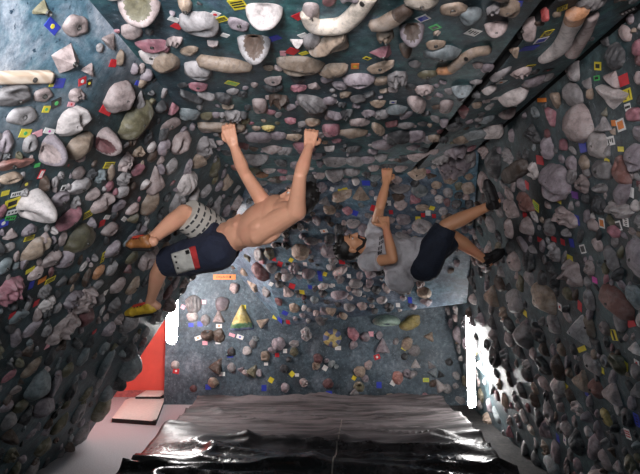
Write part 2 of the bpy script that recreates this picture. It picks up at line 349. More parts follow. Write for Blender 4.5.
# ------------------------------------------------------------------ climbing holds
# x y w h angle kind colour [*label]     (pixel position on the panel, apparent size, direction of its lip)
HOLDS = """
45 11 19 18 0 pyr3 olive
78 27 26 23 0 plate pink *round scalloped pink plate hold with a bolt at top left of the left wall
70 61 28 31 12 pyr4 pink *square pyramid hold with a bolt above the end of the wooden rail
90 71 13 13 30 wedge pink
16 99 36 24 0 jug grey *wide grey jug just under the wooden rail
44 96 19 15 0 plate pink
24 117 28 20 0 plate grey
78 96 14 17 20 lump pink
75 125 36 26 70 jug pale
123 99 29 34 10 dome pink *large pinkish dome beside the red tape flap on the left wall
111 42 16 15 40 wedge pink
101 48 8 10 20 dome grey
121 59 8 16 -20 pinch tan
144 84 10 11 0 dome tan
139 11 44 32 0 bowl pink:olive *big pink bowl with an olive hollow at the left edge of the ceiling
152 46 32 12 175 crimp rose
151 57 24 14 180 crimp pale
166 66 30 28 180 dome tan
140 123 42 30 60 dome olive *broad olive sloper right of the large pinkish dome
185 7 14 18 180 pinch tan
199 27 35 30 170 donut grey *grey ring shaped hold with a dark slot on the ceiling
213 46 13 13 180 wedge pink
239 25 24 10 200 crimp mauve
264 16 40 28 0 bowl pale *pale pink half bowl near the top of the ceiling beside yellow tape
254 48 35 30 0 bowl grey:brown *grey bowl with a dark brown hollow below the pale half bowl
198 72 29 23 180 donut grey
198 87 20 9 180 crimp rose
302 68 46 22 185 jug tan *broad tan jug in the middle of the ceiling
334 73 30 19 160 dome tan
273 81 19 8 170 crimp pink
260 108 15 27 180 block pink
228 108 14 9 180 wedge tan
297 45 16 14 180 pyr3 pale
311 16 17 27 180 block pink
333 48 44 32 140 wedge tan *big tan wedge under the cream boomerang hold
312 45 18 26 180 dome grey
312 106 22 34 170 shell grey
299 89 17 10 180 lump rose
165 49 10 10 180 block rose
422 4 34 20 180 dome cream *smooth cream dome cut by the top edge of the photo
453 11 27 18 180 plate tan *flat oval tan hold on the ceiling right of the cream dome
386 38 18 15 180 lump tan
412 34 27 25 0 bowl mauve:brown *round mauve bowl with a brown hollow on the ceiling
383 54 22 17 150 pyr3 rose *rose pink pyramid hold in the middle of the ceiling
436 45 20 9 180 crimp tan
441 57 36 22 180 dome teal
380 68 28 10 160 crimp tan
359 82 33 22 180 pocket mauve *mauve eye shaped hold with a dark hole
381 82 16 12 160 dome tan
398 81 22 20 180 lump grey
393 91 12 11 180 wedge pink
428 76 20 12 180 dome olive
424 91 20 14 180 lump pink *pink hold shaped like a lumpy skull
417 106 16 28 175 pinch pink
446 108 14 22 180 block pink
459 110 24 17 190 wedge maroon
462 91 22 14 0 bowl teal
358 99 16 9 180 crimp grey
378 104 16 9 180 crimp tan
327 81 14 11 180 dome mauve
477 106 9 14 160 dome tan
508 11 23 19 150 jug tan
496 29 25 17 0 bowl pink
484 53 12 16 170 dome rose
528 30 12 27 200 pinch pink
543 15 9 14 180 block red
617 24 28 25 230 jug mauve
593 5 30 16 200 shell grey
513 52 11 12 180 wedge tan
522 74 17 14 180 lump pink
501 76 12 21 180 dome grey
514 98 19 27 30 pinch pale
541 91 26 13 0 bowl pale
558 77 16 16 180 block pink
571 71 15 22 180 block grey
609 97 34 24 200 wedge pale *long pale wedge on the right wall beside the yellow numbered tape
636 48 14 17 180 dome rose
613 58 20 26 200 shell dark
589 94 8 12 0 pinch tan
573 126 34 40 0 dome pink *tallest pinkish dome high on the right wall
632 115 14 14 180 block rose
595 146 20 27 10 block pale
601 126 17 18 0 wedge grey
633 158 24 26 200 jug mauve
620 172 18 30 -35 crescent rust
599 171 22 20 0 block grey
546 149 14 23 0 pinch mauve
546 134 8 10 0 dome maroon
562 145 10 12 0 block rose
492 134 22 21 150 jug pale *shiny pale jug at the far end of the ceiling strip
514 172 40 16 160 rail brown *flat brown ledge hold above the upper black shoe
532 171 12 19 0 lump pale
550 182 36 34 200 jug mauve *big mauve jug in the middle of the right wall
581 184 14 19 0 lump pink
523 202 26 15 200 jug rust
509 209 21 15 200 jug pink
599 188 18 13 0 bowl grey
598 206 16 20 0 shell dark
617 210 30 16 0 lump pale *lumpy pale cluster hold at the right edge of the photo
612 232 14 14 0 dome rose
634 206 10 12 0 dome pale
563 218 30 20 0 lump pink
548 228 12 19 0 pinch grey
508 229 10 21 0 pinch pink
488 224 14 18 0 dome grey
570 164 13 16 0 dome mauve
634 259 28 42 -10 dome mauve *large oval mauve sloper cut by the right edge of the photo
611 303 38 28 20 dome rust *rust red dome with red tape under it on the right wall
588 300 12 24 0 donut grey
576 331 28 27 30 pyr3 pale *pale three sided hold below the rust red dome
589 327 9 24 -15 pinch tan
604 329 12 18 0 pocket pink
632 298 17 24 0 jug teal
634 349 16 12 0 wedge pale
569 275 24 30 -20 lump pink
541 299 28 27 0 block tan *blocky tan hold low in the middle of the right wall
512 302 22 24 -20 block grey
490 296 18 18 20 wedge tan
512 262 17 19 0 dome pink
498 284 16 14 0 dome brown
528 279 12 15 0 block grey
566 294 12 14 0 dome olive
551 325 17 20 -20 block grey
610 260 13 27 -25 pinch grey
604 269 8 13 0 dome olive
596 245 12 14 0 dome pink
560 350 11 13 0 dome tan
542 348 13 18 0 wedge brown
490 322 13 15 0 wedge dark
508 326 15 15 0 dome dark
517 350 18 14 0 wedge dark
495 344 12 12 0 wedge dark
553 253 14 19 0 lump grey
557 369 12 28 -10 pinch brown
580 381 19 19 20 wedge tan
595 389 14 20 -40 pinch rust
610 393 22 20 20 wedge pink
615 365 19 20 20 jug olive
590 365 22 16 0 block grey
543 384 15 12 0 dome pink
556 400 12 12 0 dome grey
576 408 15 12 0 lump pale
560 407 8 11 0 pinch pink
605 418 12 19 -30 dome yellow *mustard yellow oval hold low on the right wall
598 431 9 19 -20 pinch mauve
574 422 7 11 0 dome grey
628 386 9 11 0 dome dark
526 375 14 13 0 dome dark
541 367 18 16 0 jug dark
505 364 14 12 0 wedge dark
495 374 10 8 0 dome dark
509 382 8 10 0 dome brown
520 391 14 13 0 dome dark
534 400 10 16 -20 pinch brown
496 396 8 10 0 dome maroon
504 401 9 13 0 block tan
489 406 6 14 -10 pinch mauve
517 408 8 11 0 dome grey
527 408 7 9 0 dome maroon
547 422 7 8 0 dome pale
530 430 10 8 0 dome cream
544 448 12 10 0 lump tan
604 460 10 20 -30 pinch pink
577 465 10 11 0 dome mauve
617 467 11 12 0 wedge grey
637 459 8 9 0 dome olive
613 440 8 11 0 dome dark
591 410 9 8 0 dome dark
13 166 44 12 5 crimp rust *long rust red lip at the left edge of the photo
11 179 24 15 0 pocket tan *tan hold with a finger slot under the long rust red lip
54 153 29 36 -65 bowl mauve:pink *mauve scoop with a pink rim left of the curved tan hold
82 147 34 20 80 crescent tan *curved tan hold between the mauve scoop and the maroon bowl
109 144 28 31 -90 bowl pink:maroon *pink bowl with a maroon hollow on the left wall
38 211 42 38 -120 bowl pale *big pale cup shaped jug low at the left edge of the photo
80 174 13 14 0 dome pink
82 188 23 18 0 dome grey
62 201 19 18 0 jug mauve
94 196 14 14 0 dome pink
104 205 25 17 70 jug pink
70 220 33 14 55 pinch rose *slanting rose pink ridge on the left wall
84 241 36 28 60 dome olive *wide olive sloper left of the ochre climbing shoe
111 230 18 16 0 pocket pink
137 235 22 9 80 crimp mauve
127 163 14 19 0 lump pink
125 179 16 14 0 lump grey
139 171 14 12 0 block rose
153 148 10 12 0 dome pale
140 153 12 12 0 lump tan
124 192 14 14 0 dome grey
152 202 16 29 15 pinch tan *tall tan ridge hold above the raised shin of the shirtless climber
134 210 14 12 0 dome pink
119 207 16 10 60 crimp mauve
110 187 9 12 0 dome rose
101 177 12 14 0 lump teal
3 212 9 15 0 dome rose
12 235 15 11 0 wedge pink
30 231 16 11 60 lump mauve
82 159 10 9 0 dome pink
171 126 21 12 100 crimp pink
185 145 26 26 -60 jug pink
165 148 15 18 0 dome mauve
202 162 20 19 40 jug tan
188 185 22 25 0 shell pale *pale ridged shell hold above the striped shorts leg
173 168 14 18 0 dome grey
206 130 16 13 0 dome pink
222 127 48 10 180 rail tan *long tan ledge gripped by the far hand of the shirtless climber
259 139 30 17 180 dome mauve
256 159 27 13 0 bowl grey
268 129 15 9 180 lump yellow
294 138 18 10 180 jug tan
290 122 12 11 180 dome rose
313 124 16 14 180 dome tan *tan knob gripped by the near hand of the shirtless climber
284 152 18 13 180 lump grey
262 176 15 12 180 wedge orange
275 180 15 9 150 crimp brown
269 171 14 7 180 crimp pale
235 168 9 9 0 dome rust
227 202 12 8 60 crimp dark
227 211 8 13 0 pinch mauve
220 187 9 11 0 dome mauve
207 192 14 12 0 dome grey
359 124 21 13 180 dome pink
331 131 18 17 180 block rose
353 135 32 16 180 dome tan
378 130 10 26 175 pinch tan *tall tan finger hold above the reaching hand of the climber in grey
405 127 17 11 180 dome grey
434 139 13 11 180 lump tan
419 158 25 13 60 wedge pink
368 160 16 9 180 crimp mauve
335 162 26 11 180 crimp grey
352 173 17 13 180 donut grey
417 174 20 16 180 dome tan
374 177 13 12 180 dome teal
388 167 16 8 180 crimp dark *dark ledge gripped by the raised hand of the climber in grey
341 197 24 12 60 crescent tan
360 197 18 17 0 pyr3 tan *tan three cornered hold with a bolt left of the raised arm in the centre
400 189 22 11 0 bowl grey
419 192 17 13 180 dome teal
398 197 13 7 180 crimp brown
452 168 34 28 150 lump mauve
466 160 20 18 150 jug grey
436 186 11 9 0 dome tan
439 200 9 9 0 donut pale
466 197 9 9 0 wedge pink
456 153 22 17 150 lump mauve
450 180 15 11 180 dome tan
442 160 12 19 180 lump grey
329 211 13 11 0 dome tan
347 212 11 9 0 dome rose
353 224 15 11 0 bowl pale
421 229 20 18 40 jug grey
403 221 15 12 0 dome mauve
443 212 9 9 0 dome grey
422 209 13 8 0 crimp tan
402 243 20 18 0 jug grey
38 251 31 20 70 jug tan *broad tan jug at the left edge below the pale cup shaped jug
54 261 21 18 0 dome pink
68 260 19 23 0 dome mauve
37 274 19 12 60 dome pink
13 293 28 27 -40 lump rose *pale rose lumpy hold at the left edge of the photo
10 248 14 10 0 dome pale
5 268 14 20 40 dome teal
100 273 12 15 0 dome orange
113 270 13 14 0 dome grey
115 251 18 18 0 dome mauve
133 259 15 12 60 dome olive
87 301 23 25 0 lump pink
74 301 20 16 0 lump mauve
48 305 17 13 0 lump pale
58 309 9 11 0 dome grey
46 292 12 13 0 lump grey
66 330 33 22 60 lump pink *large pinkish lumpy hold low on the left wall
33 330 23 13 60 dome mauve
19 318 20 12 60 crimp teal
99 286 12 11 0 dome grey
119 287 17 14 0 dome pink
135 287 14 20 20 dome tan
115 307 14 14 0 lump grey
111 331 18 16 40 dome mauve
124 340 12 11 0 dome dark
75 280 16 10 60 dome brown
33 369 23 14 60 dome tan
10 377 17 10 60 dome rose
22 407 15 14 40 dome olive
8 408 14 13 40 dome mauve
16 391 11 9 60 crimp pink
47 370 10 8 0 wedge pink
67 405 10 9 0 dome olive
32 435 13 8 60 dome mauve
241 321 20 23 0 tricolour yellow *triangular yellow hold with a green stripe and a blue base on the back wall
193 304 13 16 0 shell grey
221 304 12 12 0 dome mauve
192 317 10 9 0 dome pale
205 320 8 9 0 dome grey
218 318 10 12 0 wedge pink
207 335 12 12 0 bowl brown
218 336 10 12 0 dome brown
234 288 8 9 0 dome pink
262 323 11 8 60 wedge tan
253 344 6 8 0 dome grey
231 352 7 8 0 dome dark
265 356 8 8 0 dome tan
278 344 12 11 0 dome mauve
294 352 7 8 0 dome olive
306 334 9 11 0 lump grey
175 365 7 7 0 dome pale
216 367 12 14 30 wedge brown
231 368 7 8 0 dome grey
252 372 10 11 30 wedge olive
265 358 7 8 0 wedge tan
284 369 7 7 0 dome dark
213 383 9 9 0 dome tan
193 389 6 6 0 dome maroon
285 388 7 8 0 dome mauve
318 359 8 9 0 dome maroon
387 322 24 12 180 bowl mint *mint green half bowl under the overhanging panel
411 323 19 11 60 crescent yellow *yellow curved hold on the back wall right of the mint green half bowl
333 338 15 15 0 target yellow *round yellow and blue hold in the middle of the back wall
353 334 9 12 -30 pinch rose
383 348 12 14 0 wedge mauve
407 344 9 11 30 crimp tan
415 351 10 10 0 dome grey
430 337 9 8 30 wedge tan
360 372 10 9 0 dome tan
359 387 9 9 0 donut olive
398 378 9 11 0 dome rust
416 365 8 8 0 wedge pale
434 373 9 8 30 wedge teal
441 387 9 12 -30 wedge pale
328 384 9 9 0 dome maroon
269 255 11 13 0 dome olive
299 253 19 16 160 jug tan
328 253 18 15 180 dome mauve
259 273 15 22 -40 pinch maroon
243 273 8 8 0 dome tan
252 287 15 9 -60 wedge tan
271 269 10 12 -40 pinch grey
287 278 14 10 160 bowl grey
308 275 15 12 180 bowl mauve
287 293 11 13 -20 wedge pink
294 309 11 10 180 dome tan
311 242 16 9 180 bowl grey
339 296 20 10 170 bowl mauve
340 272 16 9 50 pinch pink
331 313 11 12 180 wedge tan
349 308 13 9 180 bowl grey
362 307 10 9 180 dome pink
382 301 11 8 60 pinch grey
424 294 15 12 180 dome tan
426 303 12 9 180 dome mauve
376 291 10 9 180 dome dark
"""
KW = {'pyr3': 'three sided pyramid', 'pyr4': 'pyramid', 'plate': 'plate', 'wedge': 'wedge', 'jug': 'jug', 'lump': 'lumpy', 'dome': 'dome',
      'pinch': 'ridge', 'bowl': 'bowl', 'crimp': 'ledge', 'donut': 'ring', 'block': 'block', 'shell': 'ribbed', 'pocket': 'pocket', 'rail': 'rail',
      'crescent': 'crescent', 'tricolour': 'triangular', 'target': 'round', 'horn': 'curved'}
def outline(kind, th, seed):
    n = noise.noise(V((math.cos(th)*1.3, math.sin(th)*1.3, seed*3.7)))
    if kind in ('block',):
        c, s = abs(math.cos(th)), abs(math.sin(th)); p = 4
        return (c**p + s**p)**(-1/p)*(1+.10*n)
    if kind == 'rail':
        c, s = abs(math.cos(th)), abs(math.sin(th)); p = 5
        return (c**p + s**p)**(-1/p)*(1+.03*n)
    if kind in ('pyr3', 'wedge', 'tricolour', 'pyr4'):
        k = 4 if kind == 'pyr4' else 3
        ph = -math.pi/2 if k == 3 else math.pi/4
        a = ((th-ph) + math.pi/k) % (2*math.pi/k) - math.pi/k
        r = math.cos(math.pi/k)/math.cos(a)*1.28
        if kind == 'pyr4': r *= .86
        return min(r, 1.18)*(1+.06*n)
    if kind == 'plate': return 1+.06*math.cos(5*th+seed)+.10*n
    if kind == 'pocket':
        return 1.0-.22*abs(math.sin(th))**.7+.08*n
    n2 = noise.noise(V((math.cos(th)*2.7, math.sin(th)*2.7, seed*1.9)))
    if kind == 'lump': return 1+.28*n+.16*n2
    if kind == 'bowl': return (1 - .36*max(0, math.sin(th))**2)*(1+.05*n)
    return 1+.17*n+.10*n2
def height(kind, x, y, rho, seed):
    d = max(0, 1-rho**2.4)**.55
    n = noise.noise(V((x*1.7, y*1.7, seed*5.1)))
    if kind in ('dome', 'lump', 'block'):
        cut = 9
        for q in range(3):
            a = seed*2.399+q*2.1; cut = min(cut, .80+.10*math.sin(seed*3.1+q)+(.46-.12*q)*(x*math.cos(a)+y*math.sin(a)))
        e_ = max(0, 1-rho**5)**.6
    if kind == 'dome': return max(0, min(d*(1.12+.14*n), cut*e_))
    if kind == 'jug': return d*(.78+.22*y+.1*n) - .55*math.exp(-(((x)/.62)**2+((y-.30)/.26)**2))*(rho < 1)
    if kind == 'bowl': return max(.0, d*(1.05+.08*n)*(1-.25*y) - 1.0*math.exp(-((x/.62)**2+((y-.46)/.42)**2)))
    if kind == 'donut': return max(.05*(rho < 1), d*1.0 - .95*math.exp(-((x/.42)**2+((y-.12)/.26)**2)))
    if kind == 'pocket': return max(.05*(rho < 1), d - 1.0*math.exp(-((x/.30)**2+((y)/.22)**2)))
    if kind == 'crimp': return max(0, 1-rho**6)**.6*(.62+.38*y+.08*n)
    if kind == 'crescent':
        return max(0, d*(1.0-.6*math.exp(-((x/.5)**2+((y-.55)/.4)**2)))+.06*n*(rho < 1))
    if kind == 'rail': return max(0, 1-rho**10)**.5*(1+.03*n)
    if kind in ('pyr3', 'pyr4'): return max(0, 1-rho)**.95 if rho > .12 else .88
    if kind == 'tricolour': return max(0, 1-rho**1.6)**.7
    if kind == 'wedge': return max(0, 1-rho**5)**.6*(.62-.38*y+.06*n)
    if kind == 'block': return max(0, min(max(0, 1-rho**7)**.6*(.9+.14*n+.1*x), cut*1.1*e_))
    if kind == 'plate': return max(0, 1-rho**6)**.6*(.62+.10*n) - .12*math.exp(-(x*x+y*y)/.05)
    if kind == 'pinch': return max(0, 1-rho**3)**.6*(1-.45*min(1, abs(x))**1.3+.1*n)
    if kind == 'lump':
        m = noise.noise(V((x*2.6+seed, y*2.6, seed*2.3)))
        return max(0, 1-rho**3)**.5*(.70+.75*m)
    if kind == 'shell': return d*(.85+.16*math.cos(x*15)+.1*n)
    if kind == 'target': return max(0, 1-rho**4)**.6*(.8+.1*math.cos(rho*9))
    return d
FLAT = {'pyr3', 'pyr4', 'wedge', 'block'}
def hold_bm(kind, lx, ly, H, seed, two=False):
    """heightfield body with an overhanging lip, standing on z=0, lip towards +y"""
    bm = bmesh.new()
    big = max(lx, ly) > .05
    nr, nt = (12, 36) if big else (7, 20)
    lean = {'jug': .40, 'bowl': .16, 'crimp': .35, 'crescent': .2, 'dome': .08, 'donut': .1}.get(kind, 0)*H
    c0 = None; rings = []
    rs = [((i+1)/nr)**.85 for i in range(nr)]
    def P(rho, th):
        o = outline(kind, th, seed)
        x, y = rho*math.cos(th), rho*math.sin(th)
        h = height(kind, x, y, rho, seed)*H
        if rho >= .999: h = 0
        k = max(0, h)/max(H, 1e-6)
        return V((x*o*lx, y*o*ly+lean*k, max(0, h)))
    c0 = bm.verts.new(P(0, 0))
    for r in rs: rings.append([bm.verts.new(P(r, 2*math.pi*j/nt)) for j in range(nt)])
    base = [bm.verts.new(v.co + V((0, 0, -.004))) for v in rings[-1]]
    allr = rings + [base]
    for j in range(nt): bm.faces.new((c0, rings[0][j], rings[0][(j+1) % nt]))
    for i in range(len(allr)-1):
        for j in range(nt): bm.faces.new((allr[i][j], allr[i+1][j], allr[i+1][(j+1) % nt], allr[i][(j+1) % nt]))
    bm.faces.new(base[::-1])
    if two:
        for f in bm.faces:
            c = f.calc_center_median(); x, y = c.x/lx, (c.y-lean*c.z/H)/ly
            if kind == 'bowl' and (x/.60)**2+((y-.34)/.42)**2 < 1: f.material_index = 1
            if kind == 'tricolour': f.material_index = 2 if y < -.44 else 1 if y < -.16 else 0
            if kind == 'target' and .42 < math.hypot(x, y): f.material_index = 1 if int((math.atan2(y, x)+4)*1.6) % 2 else 0
    amp = (.06 if kind == 'bowl' else .12)*min(lx, ly)
    fq = .62/min(lx, ly)
    sv = V((seed*1.37, seed*.71, seed*2.9))
    for v in bm.verts:
        if v.co.z > 1e-4:
            k = noise.noise_vector(v.co*fq+sv)*amp + noise.noise_vector(v.co*fq*2.6+sv)*amp*.45
            v.co += k; v.co.z = max(v.co.z, .0005)
    return bm
def cast(px, py):
    r = ray(px, py).normalized(); best = None
    for nm, (t, w) in SURF.items():
        h = t.ray_cast(EYE, r)
        if h[0] is not None and (best is None or h[3] < best[2]): best = (h[0], h[1], h[3], nm)
    if best is None: return None
    p, n, t, nm = best
    if n.dot(r) > 0: n = -n
    return p, n, (p-EYE).dot(FWD), nm
def frame(px, py, ang, n):
    a = R(ang); v = RGT*math.sin(a) + UPV*math.cos(a)
    r = ray(px, py).normalized()
    y = (v - r*(v.dot(n)/r.dot(n)))
    y = (y.normalized() + (v-n*v.dot(n)).normalized()*.8).normalized()
    return y.cross(n).normalized(), y, n
HF = {'dome': .55, 'jug': .62, 'bowl': .75, 'donut': .5, 'crimp': .6, 'rail': .55, 'plate': .35, 'pyr3': .55, 'pyr4': .5, 'wedge': .6,
      'block': .55, 'pinch': .65, 'lump': .55, 'shell': .5, 'pocket': .5, 'crescent': .6, 'tricolour': .4, 'target': .4, 'horn': .5}
PLACED = []          # (px, py, w, h)
THINGS = []          # [object, descriptor parts...]
def place(px, py, w, h, ang, kind):
    c = cast(px, py)
    if c is None: return None
    p, n, d, nm = c
    if nm == 'wall_back': w *= 1.22; h *= 1.22
    k = d/FPX
    H = HF[kind]*min(w, h)*k
    if w > 2.2*h or h > 2.2*w: H *= 1.15
    hit = plane_hit(px, py, p+n*H*.4, n)
    base = hit - n*H*.4
    if (base-p).length > 2.5*max(w, h)*k: base = p
    d = (base-EYE).dot(FWD); k = d/FPX
    X, Y, Z = frame(px, py, ang, n)
    r = ray(px, py).normalized(); s = abs(math.sin(R(ang))) > .7
    wx, wy = w*k, h*k
    if s: wx, wy = wy, wx            # the lip points sideways
    def fit(axis, L):
        c_ = (axis - r*axis.dot(r)).length
        a2 = axis - r*axis.dot(r); nn = abs((n - r*n.dot(r)).dot(a2))/max(.05, c_)
        return min((.95 if kind == 'bowl' else 1.3)*L, max(.75*L, (L-.35*H*nn)/max(.3, c_)))
    lx, ly = fit(X, wx)/2, fit(Y, wy)/2
    mw = Matrix((X, Y, Z)).transposed().to_4x4(); mw.translation = base
    return mw, lx, ly, H, nm, d
def add_bolt(root, z, r=.0065):
    bm = bmesh.new()
    bmesh.ops.create_cone(bm, cap_ends=True, segments=12, radius1=r*1.45, radius2=r*1.3, depth=.005, matrix=Matrix.Translation((0, 0, z)))
    top = max(bm.faces, key=lambda f: f.calc_center_median().z)
    e = bmesh.ops.inset_individual(bm, faces=[top], thickness=r*.5)
    bmesh.ops.translate(bm, verts=top.verts, vec=(0, 0, -.004))
    return link('bolt', mesh_of(bm, 'bolt', [M['bolt']], False), root)
seed = 0
for ln in HOLDS.strip().splitlines():
    lab = None
    if '*' in ln: ln, lab = ln.split('*', 1); lab = lab.strip()
    a = ln.split(); px, py, w, h, ang = map(float, a[:5]); kind = a[5]; cc = a[6].split(':')
    seed += 1
    q = place(px, py, w, h, ang, kind)
    if q is None: continue
    mw, lx, ly, H, nm, d = q
    mats = [M['h_'+c] for c in cc]; two = len(cc) > 1
    if kind == 'tricolour': mats = [M['h_yellow'], M['h_green'], M['h_blue']]; two = True
    if kind == 'target': mats = [M['h_yellow'], M['h_blue']]; two = True
    bm = hold_bm(kind, lx, ly, H, seed, two)
    if kind in FLAT: bmesh.ops.smooth_vert(bm, verts=bm.verts, factor=.15, use_axis_x=True, use_axis_y=True, use_axis_z=True)
    o = link('climbing_hold', mesh_of(bm, 'climbing_hold', mats, kind not in FLAT)); o.matrix_world = mw
    if max(w, h) >= 18 and kind in ('pyr3', 'pyr4', 'plate', 'dome', 'block', 'jug', 'pinch', 'donut', 'crimp', 'lump', 'bowl'):
        z = max(0, height(kind, 0, 0, 0, seed))*H
        add_bolt(o, z+.0012, .0075 if kind in ('pyr4', 'plate', 'pyr3') else .0055)
    PLACED.append((px, py, w, h))
    size = 'large' if max(w, h)*d > 62 else 'small' if max(w, h)*d < 40 else 'medium'
    cw = HC[cc[0]][1] + (' and '+HC[cc[1]][1] if len(cc) > 1 else '')
    THINGS.append([o, px, py, size, cw, KW[kind], SURF[nm][1], lab, 'hold'])
# long wooden rail, cream boomerang, banana and foot shaped holds: swept bodies bolted on the panels
def sweep(path, label, mat, flat=.8, sink=.3, col_word='', bolts=(), end_mat=None, end=0, hole=None, square=False):
    """path: (px, py, radius px); body follows the panel, half sunk"""
    pts = []
    for (x, y, r) in path:
        c = cast(x, y)
        p, n, d, nm = c; rad = r*d/FPX
        hit = plane_hit(x, y, p+n*rad*(1-sink)*.7, n); d2 = (hit-EYE).dot(FWD); rad = r*d2/FPX
        base = hit - n*((hit-p).dot(n))
        pts.append((base + n*rad*(1-sink)*.7*.8, n, rad))
    # catmull-rom resample
    P2 = []
    def cr(a, b, c, e, t): return .5*((2*b)+(c-a)*t+(2*a-5*b+4*c-e)*t*t+(3*b-a-3*c+e)*t**3)
    K = len(pts)
    for i in range(K-1):
        q = [pts[max(0, i-1)], pts[i], pts[i+1], pts[min(K-1, i+2)]]
        for s_ in range(6):
            t = s_/6
            P2.append((cr(*[z[0] for z in q], t), pts[i][1].lerp(pts[i+1][1], t), cr(*[z[2] for z in q], t)))
    P2.append(pts[-1])
    cen = sum((p for p, n, r in P2), V())/len(P2)
    nn = pts[len(pts)//2][1]
    foot = cen - nn*((cen-cast(*path[len(path)//2][:2])[0]).dot(nn))
    bm = bmesh.new(); rings = []; nt = 18
    for i, (p, n, r) in enumerate(P2):
        t = (P2[min(i+1, len(P2)-1)][0]-P2[max(0, i-1)][0]).normalized()
        s = t.cross(n).normalized()
        e = 1.0
        rg = []
        for j in range(nt):
            th = 2*math.pi*j/nt; cx_, sy_ = math.cos(th), math.sin(th)
            if square: k = (abs(cx_)**5+abs(sy_)**5)**(-1/5)
            else: k = 1+.10*noise.noise(p*9+V((cx_, sy_, 0)))
            rg.append(bm.verts.new(p + s*(r*k*cx_) + n*(r*k*sy_*flat) - foot))
        rings.append(rg)
    for i in range(len(rings)-1):
        for j in range(nt):
            f = bm.faces.new((rings[i][j], rings[i][(j+1) % nt], rings[i+1][(j+1) % nt], rings[i+1][j]))
            if end and ((end > 0 and i < end) or (end < 0 and i >= len(rings)-1+end)): f.material_index = 1
    for rg, (p, n, r), sg in ((rings[0], P2[0], 0), (rings[-1], P2[-1], 1)):
        q = P2[1][0] if sg == 0 else P2[-2][0]
        tip = bm.verts.new(p + (p-q).normalized()*r*(.12 if square else .55) - foot)
        for j in range(nt):
            f = bm.faces.new((rg[j], rg[(j+1) % nt], tip))
            if end and (end > 0) == (sg == 0): f.material_index = 1
    bmesh.ops.recalc_face_normals(bm, faces=bm.faces)
    o = link('climbing_hold', mesh_of(bm, 'climbing_hold', [mat]+([end_mat] if end_mat else []))); o.location = foot
    tree = None
    for (bx, by) in bolts:
        b2 = bmesh.new(); b2.from_mesh(o.data); tree = BVHTree.FromBMesh(b2); b2.free()
        h = tree.ray_cast(EYE-foot, ray(bx, by).normalized())
        if h[0] is not None:
            b3 = bmesh.new(); rot = h[1].to_track_quat('Z', 'Y').to_matrix().to_4x4()
            bmesh.ops.create_cone(b3, cap_ends=True, segments=14, radius1=.010, radius2=.009, depth=.004, matrix=Matrix.Translation(h[0]+h[1]*.0005) @ rot)
            link('bolt', mesh_of(b3, 'bolt', [M['bolt']], False), o)
    xs = [p[0] for p in path]; ys = [p[1] for p in path]
    for (x, y, r) in path: PLACED.append((x, y, 2*r, 2*r))
    THINGS.append([o, sum(xs)/len(xs), sum(ys)/len(ys), 'large', col_word, 'curved', 'ceiling', label, 'hold'])
    return o
m, nt_, b = new_mat('wood_rail')
w_ = N(nt_, 'ShaderNodeTexWave'); w_.inputs['Scale'].default_value = 9; w_.inputs['Distortion'].default_value = 5; w_.bands_direction = 'Z'
tcw = N(nt_, 'ShaderNodeTexCoord'); nt_.links.new(tcw.outputs['Object'], w_.inputs['Vector'])
nt_.links.new(ramp(nt_, w_.outputs['Fac'], [(.2, (.62, .46, .34)), (.8, (.76, .62, .50))]), b.inputs['Base Color']); b.inputs['Roughness'].default_value = .5
M['woodrail'] = m
sweep([(-16, 78.5, 6.2), (6, 78, 6.2), (30, 77.5, 6.2), (51, 77.2, 6.0)], 'long pale wooden rail bolted across the left wall at the edge of the photo', M['woodrail'], .75, .1, 'wooden', [(35, 80)], square=True)
sweep([(306, 14, 7), (314, 26, 9), (328, 28, 10), (344, 25, 10), (358, 12, 10), (370, -4, 9)], 'big cream boomerang hold at the top of the ceiling', M['h_cream'], .8, .3, 'cream', [(362, 4)])
sweep([(371, 26, 7), (383, 25, 9), (396, 18, 9.5), (408, 10, 8)], 'thick tan banana shaped hold left of the cream dome', M['h_tan'], .8, .3, 'tan', [], M['h_brown'], -5)
sweep([(438, 71, 4.5), (450, 70, 5.5), (461, 61, 6), (474, 53, 6), (489, 50, 5.5)], 'long curved tan hold with an orange tip on the ceiling', M['h_tan'], .85, .3, 'tan', [(466, 59)], M['h_orange'], 7)
sweep([(226, 69, 2), (200, 61, 8), (215, 64, 9), (232, 66, 9), (250, 68, 5)][1:], 'thick curved brown tan pinch under the grey ring hold', M['h_tan'], .85, .3, 'tan')
f1 = sweep([(578, 12, 11), (573, 24, 9.5), (567, 36, 8.5), (561, 47, 9), (551, 55, 8), (542, 60, 5)], 'foot shaped pale pink hold with an orange top on the ceiling strip', M['h_pale'], .9, .25, 'pale', [], M['h_orange'], 4)
sweep([(593, 16, 6), (588, 29, 6), (580, 43, 7), (573, 53, 8)], 'slender pink hold curving beside the foot shaped hold', M['h_pink'], .9, .25, 'pinkish grey')
print('individual holds', len(THINGS))
